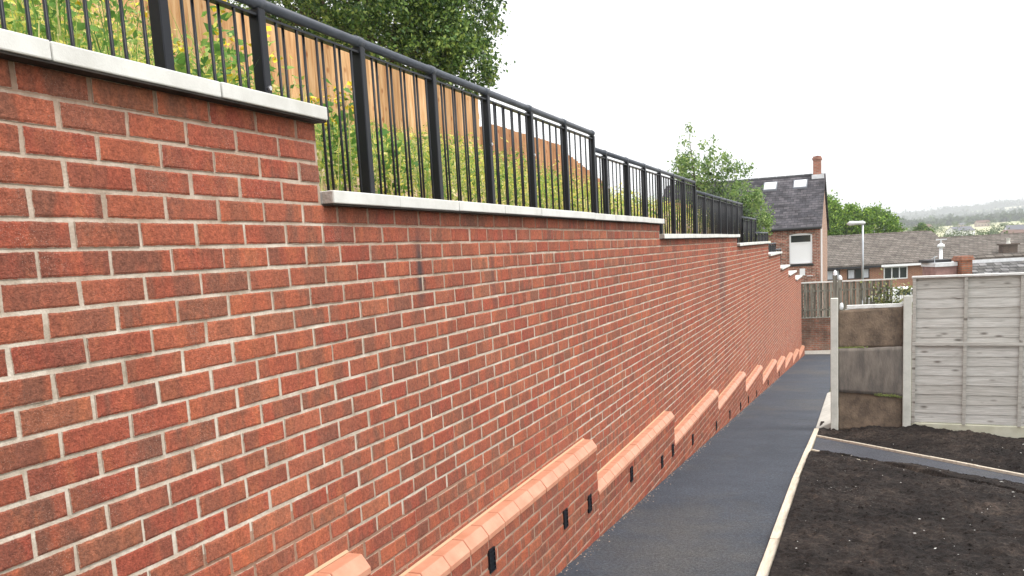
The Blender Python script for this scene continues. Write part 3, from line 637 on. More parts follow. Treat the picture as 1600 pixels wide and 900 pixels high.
# ------------------------------------------------------------------ railings
RX = -2.37
def railing(ps, ztop, zb, label, first_post=True):
    y0 = ps[0]; root = empty('metal_railing', (RX, y0, zb)); tag(root, label, 'railing', 'stepped sections of black railing above the wall')
    L = ps[-1]-y0; h = ztop-zb
    m = MB(); m.tube([(0, -.03 if first_post else .0, h), (0, L+.025, h)], .0235, 12); m.build('handrail', M['rail'], root, smooth=True)
    m = MB(); m.box(-.019, .019, .0, L, h-.062, h-.052); m.build('top_flat', M['black'], root)
    m = MB(); m.box(-.019, .019, .0, L, .09, .10); m.build('bottom_flat', M['black'], root)
    pm = None
    for i, yp in enumerate(ps):
        if i == 0 and not first_post: continue
        if pm is None:
            m = MB(); m.box(-.028, .028, -.024, .024, -.15, h-.028); pm = m.build('post', M['black'], root, bevel=.004)
            cm = MB(); cm.tube([(0, -.032, 0), (0, .032, 0)], .0285, 12); col0 = cm.build('collar', M['rail'], pm, smooth=True); col0.location = (0, 0, h)
            bm_ = MB(); bm_.tube([(.028, 0, 0), (.038, 0, 0)], .010, 8); b0 = bm_.build('bolt', M['bolt'], pm); b0.location = (0, 0, h*.65)
            pm.location = (0, yp-y0, 0)
        else:
            p = pm.copy(); C.objects.link(p); p.parent = root; p.location = (0, yp-y0, 0)
            for ch in ((col0, b0) if rnd.random() < .2 else (col0,)): k = ch.copy(); C.objects.link(k); k.parent = p
    br = None
    for a, c in zip(ps, ps[1:]):
        nbar = max(3, round((c-a)/.094)); gap = (c-a-.05)/(nbar+1)
        for j in range(nbar):
            y = a-y0+.025+gap*(j+1)+.008; x = .0125 if j % 2 == 0 else -.0125
            if j % 2: y += .011
            if br is None:
                m = MB(); m.tube([(0, 0, .02), (0, 0, h-.052)], .0068, 6); br = m.build('baluster', M['black'], root, smooth=True); br.location = (x, y, 0)
            else:
                k = br.copy(); C.objects.link(k); k.parent = root; k.location = (x, y+rnd.uniform(-.003, .003), 0)
    return root
lin = lambda a, c, n: [a+(c-a)*i/n for i in range(n+1)]
railing(lin(-1.63, 2.62, 5), 1.12, .10, 'black railing section highest up, rising out of frame above the first coping')
railing([2.62, 3.20, 4.015, 4.84, 5.67, 6.54, 7.41, 8.29], 1.12, .10, 'black railing section crossing the first coping step, in front of the new wooden fence', first_post=False)
railing([8.29, 8.73, 9.64, 10.5, 11.39, 12.29, 13.12, 14.07], .972, -.03, 'black railing section below the end of the wooden fence, sky behind its bars', first_post=False)
railing(lin(14.17, 20.35, 7), .835, -.2, 'dark railing section in front of the leafy tree by the old house')
railing(lin(20.35, 23.25, 3), .545, -.5, 'short railing section with pale top just left of the house roof')
railing(lin(23.25, 26.6, 4), .205, -.9, 'short low railing section beside the upper left corner of the house wall')
railing(lin(26.6, 29.2, 3), -.12, -1.2, 'small railing piece over the first of the little stepped copings')
railing(lin(29.2, 31.3, 2), -.33, -1.5, 'lowest little railing piece next to the white sash window of the house')

# ------------------------------------------------------------------ board fences on the bank
def board_fence(y0, y1, x, ztop, mkey, label, bw=.15, zend=None):
    root = empty('wooden_fence', (x, y0, bank_z(x, y0))); tag(root, label, 'fence')
    n = int((y1-y0)/bw); m = MB(); g = root.location.z
    zt = lambda y: (ztop if zend is None else ztop+(zend-ztop)*(y-y0)/(y1-y0))
    for i in range(n):
        y = y0+i*bw; t_ = zt(y+bw/2)+rnd.uniform(-.006, .006); zb = bank_z(x, y)-.1
        m.box(0, .018, y-y0-.01, y-y0+bw, zb-g, t_-g, 0, (rnd.random(), rnd.random(), 0, 1), rot=Matrix.Rotation(-.07, 3, 'Z'), org=None) if False else None
        # feathered boards: one long edge laps over its neighbour
        a, c = y-y0, y-y0+bw+.012; e0, e1 = .008, .036
        col = (rnd.random(), rnd.random(), 0, 1); B = len(m.v)
        m.v += [(0, a, zb-g), (e0, a, zb-g), (e1, c, zb-g), (0.002, c, zb-g), (0, a, t_-g), (e0, a, t_-g), (e1, c, t_-g), (0.002, c, t_-g)]
        for q in ((0, 3, 2, 1), (4, 5, 6, 7), (0, 1, 5, 4), (1, 2, 6, 5), (2, 3, 7, 6), (3, 0, 4, 7)): m.f.append(tuple(B+k for k in q)); m.m.append(0); m.c.append(col)
    m.build('boards', M[mkey], root, color=True)
    m = MB(); np_ = max(1, round((y1-y0)/2.4))
    if zend is None:
        for zz in (.25, (ztop-g)-.3): m.box(-.05, -.002, 0, y1-y0, zz, zz+.07, 0, (.5, .2, 0, 1))
        m.build('rails', M[mkey], root, color=True)
    for i in range(np_+1):
        y = (y1-y0)*i/np_; m = MB(); m.box(-.15, -.052, y-.05, y+.05, -.3, zt(y0+y)-g-.03, 0, (.4, rnd.random(), 0, 1)); m.build('fence_post', M[mkey], root, color=True)
    return root
board_fence(-4, 11.72, -5.0, 2.245, 'newwood', 'tall fence of new pale orange upright boards on the bank behind the railing')
board_fence(12.08, 15.42, -5.0, 1.92, 'redwood', 'lower reddish board fence carrying on from the end of the tall new fence')
board_fence(15.45, 18.6, -5.0, 1.84, 'redwood', 'reddish raked board fence whose top slopes steeply down into the weeds', zend=1.34)
board_fence(25.5, 33.5, -5.0, 1.27, 'newwood', 'small far orange board fence seen low between the railing bars left of the tree')

# ------------------------------------------------------------------ foliage
def leaves(name, pts, size, mats, parent=None, seed=1, asp=.55, flat=.0, droop=0):
    """pts (n,3): one folded leaf of two quads at each point"""
    g = np.random.default_rng(seed); n = len(pts); pts = np.asarray(pts, float)
    a = g.normal(size=(n, 3)); a[:, 2] = a[:, 2]*(1-flat)-droop; a /= np.linalg.norm(a, axis=1)[:, None]
    b = g.normal(size=(n, 3)); b -= a*(a*b).sum(1)[:, None]; b /= np.linalg.norm(b, axis=1)[:, None]
    c = np.cross(a, b); s = size*g.uniform(.45, 1.45, size=(n, 1))
    p0 = pts-a*s*.5; p1 = pts+a*s*.5; l = pts+b*s*asp*.5+c*s*.10-a*s*.05; r = pts-b*s*asp*.5+c*s*.10-a*s*.05
    V = np.stack([p0, l, p1, r], 1).reshape(-1, 3)
    i = np.arange(n)*4; Fc = np.stack([i, i+1, i+2, i, i+2, i+3], 1).reshape(-1, 3)
    mi = None
    if isinstance(mats, (list, tuple)) and len(mats) > 1: mi = np.repeat(g.integers(0, len(mats), n), 2)
    return np_mesh(name, V, Fc, mats, parent, mi=mi)

def crown_points(lobes, per, clump, nper, seed, shell=.55):
    """leaf clumps spread through ellipsoid lobes: (centre, radii, weight)"""
    g = np.random.default_rng(seed); out = []; cl = []
    for c, r, wgt in lobes:
        k = int(per*wgt)
        u = g.normal(size=(k, 3)); u /= np.linalg.norm(u, axis=1)[:, None]
        rad = g.uniform(0, 1, size=(k, 1))**(1/3)*(1-shell)+shell*g.uniform(.75, 1.08, size=(k, 1))
        p = np.array(c)+u*rad*np.array(r); cl.append(p)
        for q in p:
            m_ = int(nper*g.uniform(.5, 1.5)); out.append(q+g.normal(size=(m_, 3))*clump*g.uniform(.6, 1.3))
    return np.concatenate(out), np.concatenate(cl)

def tree(name, base, trunk_h, lobes, label, cat, per, clump, nper, leaf, mats, seed, group=None, trunk_r=.12, shell=.55, limbs=16, asp=.55):
    root = empty(name, base); tag(root, label, cat, group); B = Vector(base)
    P, cl = crown_points(lobes, per, clump, nper, seed, shell)
    leaves('crown', P-np.array(base), leaf, mats, root, seed, asp)
    g = random.Random(seed); m = MB()
    top = Vector(lobes[0][0])-B
    mid = Vector((top.x*.35+g.uniform(-.1, .1), top.y*.35, trunk_h*.6))
    m.tube([(0, 0, -.3), tuple(mid), tuple(Vector((top.x*.8, top.y*.8, max(trunk_h, top.z*.8)))), tuple(top)], [trunk_r*1.2, trunk_r*.85, trunk_r*.5, trunk_r*.15], 8)
    m.build('trunk', M['bark'], root, smooth=True); m = MB()
    for i in range(limbs):
        q = Vector(cl[g.randrange(len(cl))])-B; s = mid.lerp(top, g.uniform(.0, .8)); h = s.lerp(q, .5)+Vector((0, 0, -.1*(q-s).length))
        r = trunk_r*.32*g.uniform(.6, 1.1); m.tube([tuple(s), tuple(h), tuple(q)], [r, r*.6, r*.15], 5)
    m.build('limbs', M['bark'], root, smooth=True)
    return root
tree('evergreen_tree', (-7.2, 12.6, 1.0), 2.2, [((-7.3, 12.8, 4.9), (1.9, 2.2, 1.75), 1.1), ((-6.35, 13.5, 4.2), (1.05, 1.3, 1.2), .5), ((-8.8, 12.0, 4.7), (1.5, 1.6, 1.3), .45), ((-6.1, 13.4, 3.1), (.7, .8, .6), .16), ((-7.0, 12.8, 3.4), (1.5, 1.3, .8), .3)],
     'dense dark green tree leaning over the tall wooden fence at the top of the photo', 'tree', 900, .085, 40, .068, [M['leaf_dark']], 3, shell=.5, limbs=40)
tree('broadleaf_tree', (-5.4, 35.6, -.2), 2.2, [((-6.0, 35.2, 2.75), (.85, 1.1, .8), .42), ((-5.0, 35.6, 2.9), (.6, .8, .7), .16), ((-6.3, 35.1, 3.7), (.3, .4, .6), .05), ((-4.4, 36.0, 1.75), (1.05, 1.2, .6), .42), ((-3.75, 36.2, .8), (.75, 1.1, .95), .42), ((-5.6, 35.6, 1.3), (1.2, 1.3, 1.0), .6), ((-4.6, 35.8, .4), (1.2, 1.2, 1.1), .5), ((-4.15, 36.0, 2.75), (.4, .5, .4), .05), ((-6.1, 34.9, 4.35), (.2, .3, .3), .015), ((-5.3, 35.1, 3.8), (.3, .4, .45), .03)],
     'light airy green tree with a loose top standing left of the old brick house', 'tree', 330, .11, 17, .12, [M['leaf_mid']], 5, shell=.25, limbs=30)
tree('hedge_shrub', (-4.4, 29.5, .55), .6, [((-4.4, 29.5, .75), (.8, 2.6, .75), 1), ((-4.2, 33.0, .4), (.9, 1.6, 1.1), .7)], 'very dark hedge behind the lower railing, below the light tree', 'hedge', 160, .16, 30, .09, [M['leaf_hedge']], 8, shell=.4, limbs=8, trunk_r=.06)
tree('round_bush', (-2.6, 91.5, -4.7), 4, [((-2.6, 91.5, 1.1), (1.5, 2.0, 2.7), 1), ((-4.0, 91.6, .5), (1.4, 1.6, 2.6), .5)], 'bright green bushy tree directly right of the brick house gable', 'tree', 420, .26, 44, .24, [M['leaf_bright']], 9, shell=.6, limbs=6)
tree('round_bush', (1.3, 93.0, -4.7), 4, [((1.7, 93, .1), (2.4, 2.2, 2.3), 1), ((-.3, 92.8, .8), (1.1, 1.6, 2.0), .4)], 'wide domed green tree behind the bungalow roof and the street lamp', 'tree', 520, .26, 44, .24, [M['leaf_bright']], 10, shell=.6, limbs=6)
tree('round_bush', (9.4, 150, -4.5), 3, [((9.7, 150, .1), (1.0, 1.0, .9), 1), ((10.5, 150, -.2), (.9, 1.0, .7), .5), ((9.9, 150, .9), (.3, .4, .5), .1)], 'small dark green tree above the right end of the nearer bungalow roof', 'tree', 130, .2, 24, .24, [M['leaf_dark']], 12, shell=.4, limbs=6)

# weeds on the bank
g = np.random.default_rng(21)
def bank_pts(n, x0, x1, y0, y1, h, pw=1.0, dens=None):
    out = []
    while len(out) < n:
        x = g.uniform(x0, x1); y = y0+(y1-y0)*g.uniform()**pw
        if noise.noise(Vector((x*1.5, y*1.3, 8)))+.30 < g.uniform(-.25, .45): continue
        hh = h(x, y)*(.45+1.1*abs(noise.noise(Vector((x*1.4, y*1.4, 3)))))
        out.append((x, y, bank_z(x, y)+hh*g.uniform(.02, 1)**1.1))
    return np.array(out)
TOPL = [(2.2, 1.6), (3, 1.82), (4.5, 1.84), (4.9, 1.62), (5.2, 1.72), (5.7, 1.5), (6.3, 1.46), (6.9, 1.34), (7.6, 1.30), (8.6, 1.50), (10, 1.47), (13, 1.38), (15, 1.18), (20, 1.22), (34, 1.1)]
def hh(x, y):
    k = -x/4.2; return max(.10, min(1.15, lerp(y/k, TOPL)*k-bank_z(x, y)))
A = bank_pts(29000, -4.95, -2.5, 2.2, 9, hh, 1.15); B_ = bank_pts(17000, -5.9, -2.5, 8, 34, hh, 1.3)
tag(leaves('weeds', A, .036, [M['weed'], M['weed'], M['weed_green']], None, 4, .42, .2), 'yellow green weeds on the near bank behind the railing', 'weeds', kind='stuff')
tag(leaves('weeds', B_, .055, [M['weed'], M['weed'], M['weed_green']], None, 5, .42, .2), 'yellow green weeds further down the bank below the reddish fence', 'weeds', kind='stuff')
# grass blades and dry stems
blades = MB()
for i in range(5200):
    x = rnd.uniform(-4.9, -2.48); y = 1.6+13*rnd.random()**1.6; z = bank_z(x, y)
    if noise.noise(Vector((x*1.5, y*1.3, 8))) < -.35: continue
    L = rnd.uniform(.18, .62)*(1 if y < 5 else .8); a = rnd.uniform(0, 6.28); bend = rnd.uniform(.1, .6)*L; wv = Vector((math.sin(a), -math.cos(a), 0))*rnd.uniform(.002, .0045)
    p0 = Vector((x, y, z)); p1 = p0+Vector((math.cos(a)*bend*.3, math.sin(a)*bend*.3, L*.6)); p2 = p0+Vector((math.cos(a)*bend, math.sin(a)*bend, L))
    mi = 0 if rnd.random() < .5 else 1
    blades.quad([p0-wv, p0+wv, p1+wv*.8, p1-wv*.8], mi); n = len(blades.v); blades.v.append(tuple(p2)); blades.f.append((n-1, n-2, n)); blades.m.append(mi); blades.c.append((0, 0, 0, 1))
tag(blades.build('grass', [M['drygrass'], M['weed_green']]), 'long dry and green grass stems among the weeds on the bank', 'grass', kind='stuff')
# broad-leaved flowering plants close to the wall, one by one
def bloom_plant(x, y, h, n, label, leaf=.09, fl=6):
    r_ = random.Random(int(x*100+y*37)); z = bank_z(x, y)-.02; root = empty('flowering_weed', (x, y, z)); tag(root, label, 'plant', 'flowering weeds behind the railing')
    P = []; F_ = []; m = MB()
    for s in range(7):
        a = r_.uniform(0, 6.28); sp_ = r_.uniform(.08, .32)*h; tip = Vector((math.cos(a)*sp_, math.sin(a)*sp_, h*r_.uniform(.65, 1)))
        midp = tip*.5+Vector((0, 0, h*.08)); m.tube([(0, 0, 0), tuple(midp), tuple(tip)], [.004, .003, .0015], 5)
        for k in range(n//7):
            t_ = r_.uniform(.15, 1); p = tip*t_+Vector((r_.gauss(0, .05), r_.gauss(0, .05), r_.gauss(0, .03))); P.append(tuple(p))
        for k in range(fl): F_.append(tuple(tip+Vector((r_.gauss(0, .03), r_.gauss(0, .03), r_.gauss(.01, .02)))))
    m.build('stems', M['weed_green'], root); leaves('leaves', P, leaf, M['weed_green'], root, int(abs(y*100)), .6, .4)
    if fl: tag(leaves('flowers', F_, .030, M['flower'], root, 3, .9, .2), kind='stuff')
bloom_plant(-2.8, 2.55, .85, 420, 'pale leafy weed at the far left edge behind the first railing bars', .040, fl=0)
bloom_plant(-2.8, 2.82, .90, 240, 'tall green weed with yellow flowers left of the thick first railing post', .042, fl=9)
bloom_plant(-2.85, 3.42, .80, 260, 'broad green leafy weed with a yellow bloom just right of the first railing post', .062, fl=4)
bloom_plant(-3.2, 4.2, .72, 200, 'yellow flowering weed against the new fence near the second railing post', .06, fl=9)
bloom_plant(-2.9, 4.55, .60, 190, 'yellow flowering weed below the end of the first coping', .055, fl=12)
bloom_plant(-2.75, 4.9, .45, 130, 'round leaved dark weed right beside the third railing post, low on the bank', .07, fl=0)

# ------------------------------------------------------------------ gate posts, sheets, lap fence
def concrete_post(x, y, z0, z1, label, wd=.095):
    m = MB(); m.box(-wd/2, wd/2, -wd/2, wd/2, -.3, z1-z0)
    o = m.build('concrete_post', M['concrete'], None, bevel=.008, segs=2, loc=(x, y, z0)); tag(o, label, 'post', 'concrete posts of the garden boundary'); return o
concrete_post(-.245, 12.26, -2.49, -.815, 'concrete post between the asphalt path and the rusty sheets')
concrete_post(.655, 12.42, -2.55, -.822, 'concrete post between the rusty sheets and the grey lap fence', .10)
# infill of old sheets
def sheet(z0a, z0b, z1a, z1b, y, mkey, label, wob=.01, thick=.012):
    nx, nz = 26, 12; m = MB(); V = []
    for f_ in (0, 1):
        for j in range(nz+1):
            for i in range(nx+1):
                u = i/nx; v = j/nz; zb = z0a+(z0b-z0a)*u+.006*noise.noise(Vector((u*9, z0a*7, 1))); zt = z1a+(z1b-z1a)*u+.008*noise.noise(Vector((u*11, z1a*5, 2)))
                V.append((-.196+u*.80, y+u*.14+wob*noise.noise(Vector((u*3, v*2, z0a*5)))+(thick if f_ else 0), zb+(zt-zb)*v))
    n1 = (nx+1)*(nz+1); Fc = []
    for j in range(nz):
        for i in range(nx):
            a = j*(nx+1)+i; Fc.append((a, a+1, a+nx+2, a+nx+1)); Fc.append((n1+a+nx+1, n1+a+nx+2, n1+a+1, n1+a))
    for i in range(nx):
        Fc.append((i, n1+i, n1+i+1, i+1)); a = nz*(nx+1)+i; Fc.append((a, a+1, n1+a+1, n1+a))
    for j in range(nz):
        a = j*(nx+1); Fc.append((a, a+nx+1, n1+a+nx+1, n1+a)); a += nx; Fc.append((a, n1+a, n1+a+nx+1, a+nx+1))
    o = np_mesh('sheet_panel', V, Fc, M[mkey], None, smooth=False); tag(o, label, 'panel', 'old sheets stacked between the two concrete posts'); return o
sheet(-1.495, -1.505, -.985, -.955, 12.28, 'rust', 'top brown rusty sheet between the two concrete posts')
sheet(-2.08, -2.17, -1.492, -1.49, 12.245, 'rust2', 'middle grey brown stained sheet between the two concrete posts')
sheet(-2.62, -2.62, -2.06, -2.13, 12.275, 'rust', 'lowest dark brown sheet standing in the soil between the concrete posts')
m = MB()
for k in range(260):
    u = rnd.random(); x = -.19+u*.79; on = rnd.random()
    if on < .5: z = -1.49; x = -.19+rnd.random()**2*.35
    else: u = .55+.45*rnd.random(); x = -.19+u*.79; z = -2.07-.085*u-.02*rnd.random()
    y = 12.262+(x+.19)*.17; s = rnd.uniform(.006, .014)
    m.tube([(x, y, z), (x+rnd.uniform(-.02, .02), y-.012, z+rnd.uniform(-.01, .02))], [s, s*.5], 5)
tag(m.build('moss', M['moss']), 'small green moss tufts growing along the seams of the rusty sheets', 'moss', kind='stuff')
root = empty('timber_rail', (-.09, 12.33, -.97)); tag(root, 'whitish weathered timber rail resting on top of the rusty sheets', 'rail')
m = MB(); m.box(0, .70, -.03, .02, 0, .05, rot=Matrix.Rotation(.17, 3, 'Z')); m.build('rail_board', M['whitewood'], root, bevel=.004)
m = MB(); m.box(-.02, .69, -.02, .0, -.03, -.003, rot=Matrix.Rotation(.17, 3, 'Z')); m.build('lower_strip', M['whitewood'], root, bevel=.003)
def blob(name, c, r, mat_, seed=1, label=None, cat=None):
    V = []; Fc = []; nu, nv = 12, 8
    for j in range(nv+1):
        for i in range(nu):
            th = math.pi*j/nv; ph = 2*math.pi*i/nu; d_ = Vector((math.sin(th)*math.cos(ph), math.sin(th)*math.sin(ph), math.cos(th)))
            k = 1+.35*noise.noise(d_*2.3+Vector((seed, 0, 0))); V.append((c[0]+d_.x*r[0]*k, c[1]+d_.y*r[1]*k, c[2]+d_.z*r[2]*k))
    for j in range(nv):
        for i in range(nu): Fc.append((j*nu+i, (j+1)*nu+i, (j+1)*nu+(i+1) % nu, j*nu+(i+1) % nu))
    o = np_mesh(name, V, Fc, mat_, None, smooth=True); o.modifiers.new('s', 'SUBSURF').render_levels = 1
    if label: tag(o, label, cat)
    return o
blob('plastic_bag', (-.155, 12.3, -.93), (.028, .028, .05), M['plastic'], 4, 'crumpled white plastic scrap at the left end of the timber rail', 'plastic bag')
for (x, y, zt, lb, sd_) in ((-.278, 14.5, -.60, 'taller thin old timber post with a white bag on top, behind the rusty sheets', 2), (-.205, 14.52, -.68, 'shorter thin old timber post with a white bag on top, behind the rusty sheets', 3)):
    m = MB(); m.box(-.032, .032, -.032, .032, -2.3, 0, 0, (.5, rnd.random(), 0, 1)); o = m.build('timber_post', M['picketwood'], None, color=True, loc=(x, y, zt)); tag(o, lb, 'post')
    blob('plastic_bag', (x, y, zt+.01), (.036, .036, .062), M['plastic'], sd_, 'white plastic bag tied over the %s timber post top behind the sheets' % ('left, taller' if sd_ == 2 else 'right, shorter'), 'plastic bag')

# lap fence panels
def lap_panel(p, q, zb, zt, label, bays=3):
    p = Vector(p); q = Vector(q); L = (q-p).length; root = empty('lap_fence_panel', (p.x, p.y, zb), math.atan2(q.y-p.y, q.x-p.x)); tag(root, label, 'fence panel', 'grey lap fence panels'); H = zt-zb
    m = MB(); nb = 15; bh = (H-.05)/nb
    for i in range(nb):
        z = .02+i*bh; nseg = 16; A_ = []; Bt = []
        for s in range(nseg+1):
            u = s/nseg; x = u*L; wv = .011*noise.noise(Vector((u*4, i*3.1, 2)))
            A_.append((x, -.007, z-.008+wv)); Bt.append((x, .004, z+bh+.006))
        col = (.45+.4*rnd.random(), rnd.random(), 0, 1)
        for s in range(nseg):
            a0, a1, b0_, b1 = A_[s], A_[s+1], Bt[s], Bt[s+1]
            m.quad([a0, a1, b1, b0_], 0, col); m.quad([(a0[0], .0, a0[2]), (a1[0], .0, a1[2]), a1, a0], 0, col)
        m.quad([(0, .008, z), (L, .008, z), (L, .008, z+bh), (0, .008, z+bh)], 0, col)
    m.build('lap_boards', M['greywood'], root, color=True)
    W = .042
    for i in range(bays+1):
        x = min(max(0, L*i/bays-W/2), L-W) if i else 0
        for (z0, z1) in ((0, H*.533), (H*.56, H-.02)):
            m = MB(); m.box(x, x+W, -.045, -.026, z0, z1, 0, (.25, rnd.random(), 0, 1)); m.build('batten', M['greywood'], root, color=True, bevel=.002)
    m = MB(); m.box(0, L, -.05, -.023, H*.535, H*.558, 0, (.45, .3, 0, 1)); m.build('middle_rail', M['greywood'], root, color=True, bevel=.002)
    m = MB(); m.box(-.01, L+.01, -.06, .03, H-.018, H+.008, 0, (1, .8, 0, 1)); m.build('capping', M['whitewood'], root, bevel=.003)
    m = MB(); m.box(0, L, -.02, .03, -.40, -.004); m.build('gravel_board', M['concrete_green'], root, bevel=.004)
    return root
fd = Vector((1.0, -.115)).normalized(); fp = Vector((.715, 12.42))
lap_panel(fp, fp+fd*1.86, -2.515, -.577, 'grey weathered lap fence panel beside the right concrete post')
p2 = fp+fd*2.0
concrete_post((fp+fd*1.93).x, (fp+fd*1.93).y, -2.7, -.6, 'concrete post between two grey lap panels, just beyond the right edge of the photo')
lap_panel(p2, p2+fd*1.86, -2.515, -.577, 'second grey lap fence panel further right, past the edge of the photo')
# concrete haunch along the path beyond the post
m = MB(); m.prism([(-.50, -.30), (-.50, .01), (-.30, .10), (-.1, .10), (-.1, -.3)], 0, 5.6, 0, 'y')
hb = m.build('concrete_kerb', M['concrete'], None, bevel=.01); hb.location = (0, 12.42, path_z(12.42)); hb.rotation_euler = (math.atan(-.0813), 0, 0); tag(hb, 'rough concrete kerb at the foot of the gate post beside the asphalt', 'kerb')

# ------------------------------------------------------------------ end of the path: gravel strip, old brick wall, picket fence
m = MB(); m.quad([(-2.3, 35.21, -4.50), (-.2, 35.21, -4.50), (-.2, 36.2, -4.46), (-2.3, 36.2, -4.46)])
tag(m.build('gravel_strip', mat('pale_gravel', (.30, .27, .23), .95, .1, col2=(.6, .57, .52), vscale=30, bump=1, bscale=40, bdist=.03)), kind='structure')
AX = Matrix.Rotation(.15, 3, 'Z')
gw = empty('garden_wall', (-2.6, 35.9, -4.6), .15); tag(gw, 'old mottled brick garden wall closing the far end of the path', 'wall')
m = MB(); m.box(0, 4.8, 0, .22, -.2, 1.44); m.build('brickwork', brick_tex_material('mottled_old_brick', (.30, .12, .08), (.20, .12, .09), (.25, .2, .16), axis='XZ', blotch=1.2), gw)
m = MB(); m.box(0, 4.8, -.012, .232, 1.442, 1.47); m.build('wall_top', M['concrete'], gw)
pf = empty('picket_fence', (-2.6, 35.86, -3.13), .15); tag(pf, 'grey hit and miss picket fence standing on the old brick garden wall', 'fence')
for i in range(33):
    x = .02+i*.122; m = MB(); front = i % 2 == 0; y = -.035 if front else .03
    m.box(x, x+.10, y-.01, y+.01, 0, 1.34+rnd.uniform(-.01, .01), 0, (rnd.random()*(1 if front else .3), rnd.random(), 0, 1)); m.build('picket', M['picketwood'], pf, color=True)
m = MB(); m.box(0, 4.06, -.06, .06, 1.355, 1.40); m.build('capping', M['whitewood'], pf)
for z in (.25, 1.0):
    m = MB(); m.box(0, 4.04, -.022, .018, z, z+.07, 0, (.2, .2, 0, 1)); m.build('fence_rail', M['picketwood'], pf, color=True)
g = np.random.default_rng(5)
iv = empty('ivy', (1.2, 36.3, -3.2)); tag(iv, 'pale green and yellow ivy climbing over the right end of the picket fence', 'ivy')
P = np.concatenate([g.normal(size=(420, 3))*np.array([.32, .12, .42])+np.array([-.1, 0, .55]), g.normal(size=(260, 3))*np.array([.35, .12, .15])+np.array([.55, .1, .45]), g.normal(size=(160, 3))*np.array([.30, .12, .10])+np.array([.55, .1, 1.05])])
leaves('leaves', P, .10, M['ivy'], iv, 6, .8)
m = MB()
for k in range(9):
    x = rnd.uniform(-.6, .9); m.tube([(x, 0, -.6), (x+rnd.uniform(-.2, .2), .02, .3), (x+rnd.uniform(-.3, .3), .0, 1.0)], [.015, .01, .005], 5)
m.build('stems', M['bark'], iv)

# ------------------------------------------------------------------ old brick house
HA = R(-1.2); hy = math.sin(HA)
house = empty('brick_house', (-1.55, 45.05, -4.62), HA); tag(house, 'old red brick house with dark slate roof, two skylights and a tall chimney', 'house')
HW, HD, EA, RI = 8.2, 7.0, 5.13, 7.72          # width, depth, eaves and ridge above its ground; local x runs left (negative)
wx0, wx1, wz0, wz1 = -1.43, -.36, 3.38, 4.86
m = MB()
for q in ((-HW, wx0, 0, EA), (wx1, 0, 0, EA), (wx0, wx1, 0, wz0), (wx0, wx1, wz1, EA)): m.quad([(q[0], 0, q[2]), (q[1], 0, q[2]), (q[1], 0, q[3]), (q[0], 0, q[3])], 0)
for (a, c, e, f_) in ((wx0, wx0, wz0, wz1), (wx1, wx1, wz0, wz1)): m.quad([(a, 0, e), (a, .1, e), (a, .1, f_), (a, 0, f_)], 0)
m.quad([(wx0, 0, wz1), (wx1, 0, wz1), (wx1, .1, wz1), (wx0, .1, wz1)]); m.quad([(-HW, HD, 0), (-HW, HD, EA), (0, HD, EA), (0, HD, 0)])
m.quad([(0, 0, 0), (0, HD, 0), (0, HD, EA), (0, HD/2, RI), (0, 0, EA)], 1); m.quad([(-HW, HD, 0), (-HW, 0, 0), (-HW, 0, EA), (-HW, HD/2, RI), (-HW, HD, EA)], 1)
m.build('walls', [M['oldbrick'], M['gablebrick']], house)
m = MB(); sl = (RI-EA)/(HD/2); th = .12; ov = .22
for s in (1, -1):
    y0, y1 = (-ov, HD/2) if s == 1 else (HD+ov, HD/2); za = EA-sl*ov+.05; zb = RI+.05
    A_ = [(-HW-.1, y0, za), (.10, y0, za), (.10, y1, zb), (-HW-.1, y1, zb)]; B2 = [(x, y, z+th) for x, y, z in A_]
    m.quad(A_[::-1]); m.quad(B2)
    for i in range(4): j = (i+1) % 4; m.quad([A_[i], A_[j], B2[j], B2[i]])
rf = m.build('roof', M['slate'], house)
m = MB()
for i in range(18):
    x = -HW+.45*i; m.prism([(HD/2-.11, RI+.12), (HD/2, RI+.21), (HD/2+.11, RI+.12)], x, x+.43, 0, 'x')
m.build('ridge_tiles', M['dark'], rf)
m = MB(); m.box(-.50, -.12, HD/2-.3, HD/2+.3, RI-.35, RI+1.05); m.box(-.54, -.08, HD/2-.34, HD/2+.34, RI+.88, RI+.97); ch = m.build('chimney', brick_tex_material('chimney_brick', (.42, .15, .10), (.28, .10, .075), (.35, .28, .22), axis='SZ', blotch=.5), rf)
m = MB(); m.tube([(-.31, HD/2, RI+1.05), (-.31, HD/2, RI+1.09)], [.10, .09], 10); m.build('chimney_pot', M['dark'], ch)
m = MB(); m.box(-.56, .04, HD/2-.42, HD/2-.31, RI-.10, RI+.12); m.build('chimney_flashing', M['lead'], ch)
for (x0, x1) in ((-2.95, -2.25), (-1.45, -.75)):
    ya, yb = HD/2-1.0, HD/2-.42; z_ = lambda y: EA+sl*y+.05+th; sk = MB()
    def slab(x0, x1, ya, yb, h0, h1, mb_):
        A_ = [(x0, ya, z_(ya)+h0), (x1, ya, z_(ya)+h0), (x1, yb, z_(yb)+h0), (x0, yb, z_(yb)+h0)]; B2 = [(x, y, z+(h1-h0)) for x, y, z in A_]
        mb_.quad(A_[::-1]); mb_.quad(B2)
        for i in range(4): j = (i+1) % 4; mb_.quad([A_[i], A_[j], B2[j], B2[i]])
    slab(x0, x1, ya, yb, -.01, .07, sk); so = sk.build('skylight', mat('grey_skylight_frame', (.16, .17, .19), .5, .4) if x0 < -2 else so.data.materials[0], rf)
    sk = MB(); slab(x0+.06, x1-.06, ya+.06, yb-.05, .071, .078, sk); sk.build('pane', M['blind'], so)  # white fill stands in for sky reflected by the skylight glass
m = MB(); m.tube([(-HW, -ov-.05, EA-.04), (.08, -ov-.05, EA-.04)], .07, 8); m.box(-HW, .0, -.05, -.002, EA-.12, EA-.02); m.build('gutter', M['dark'], house)
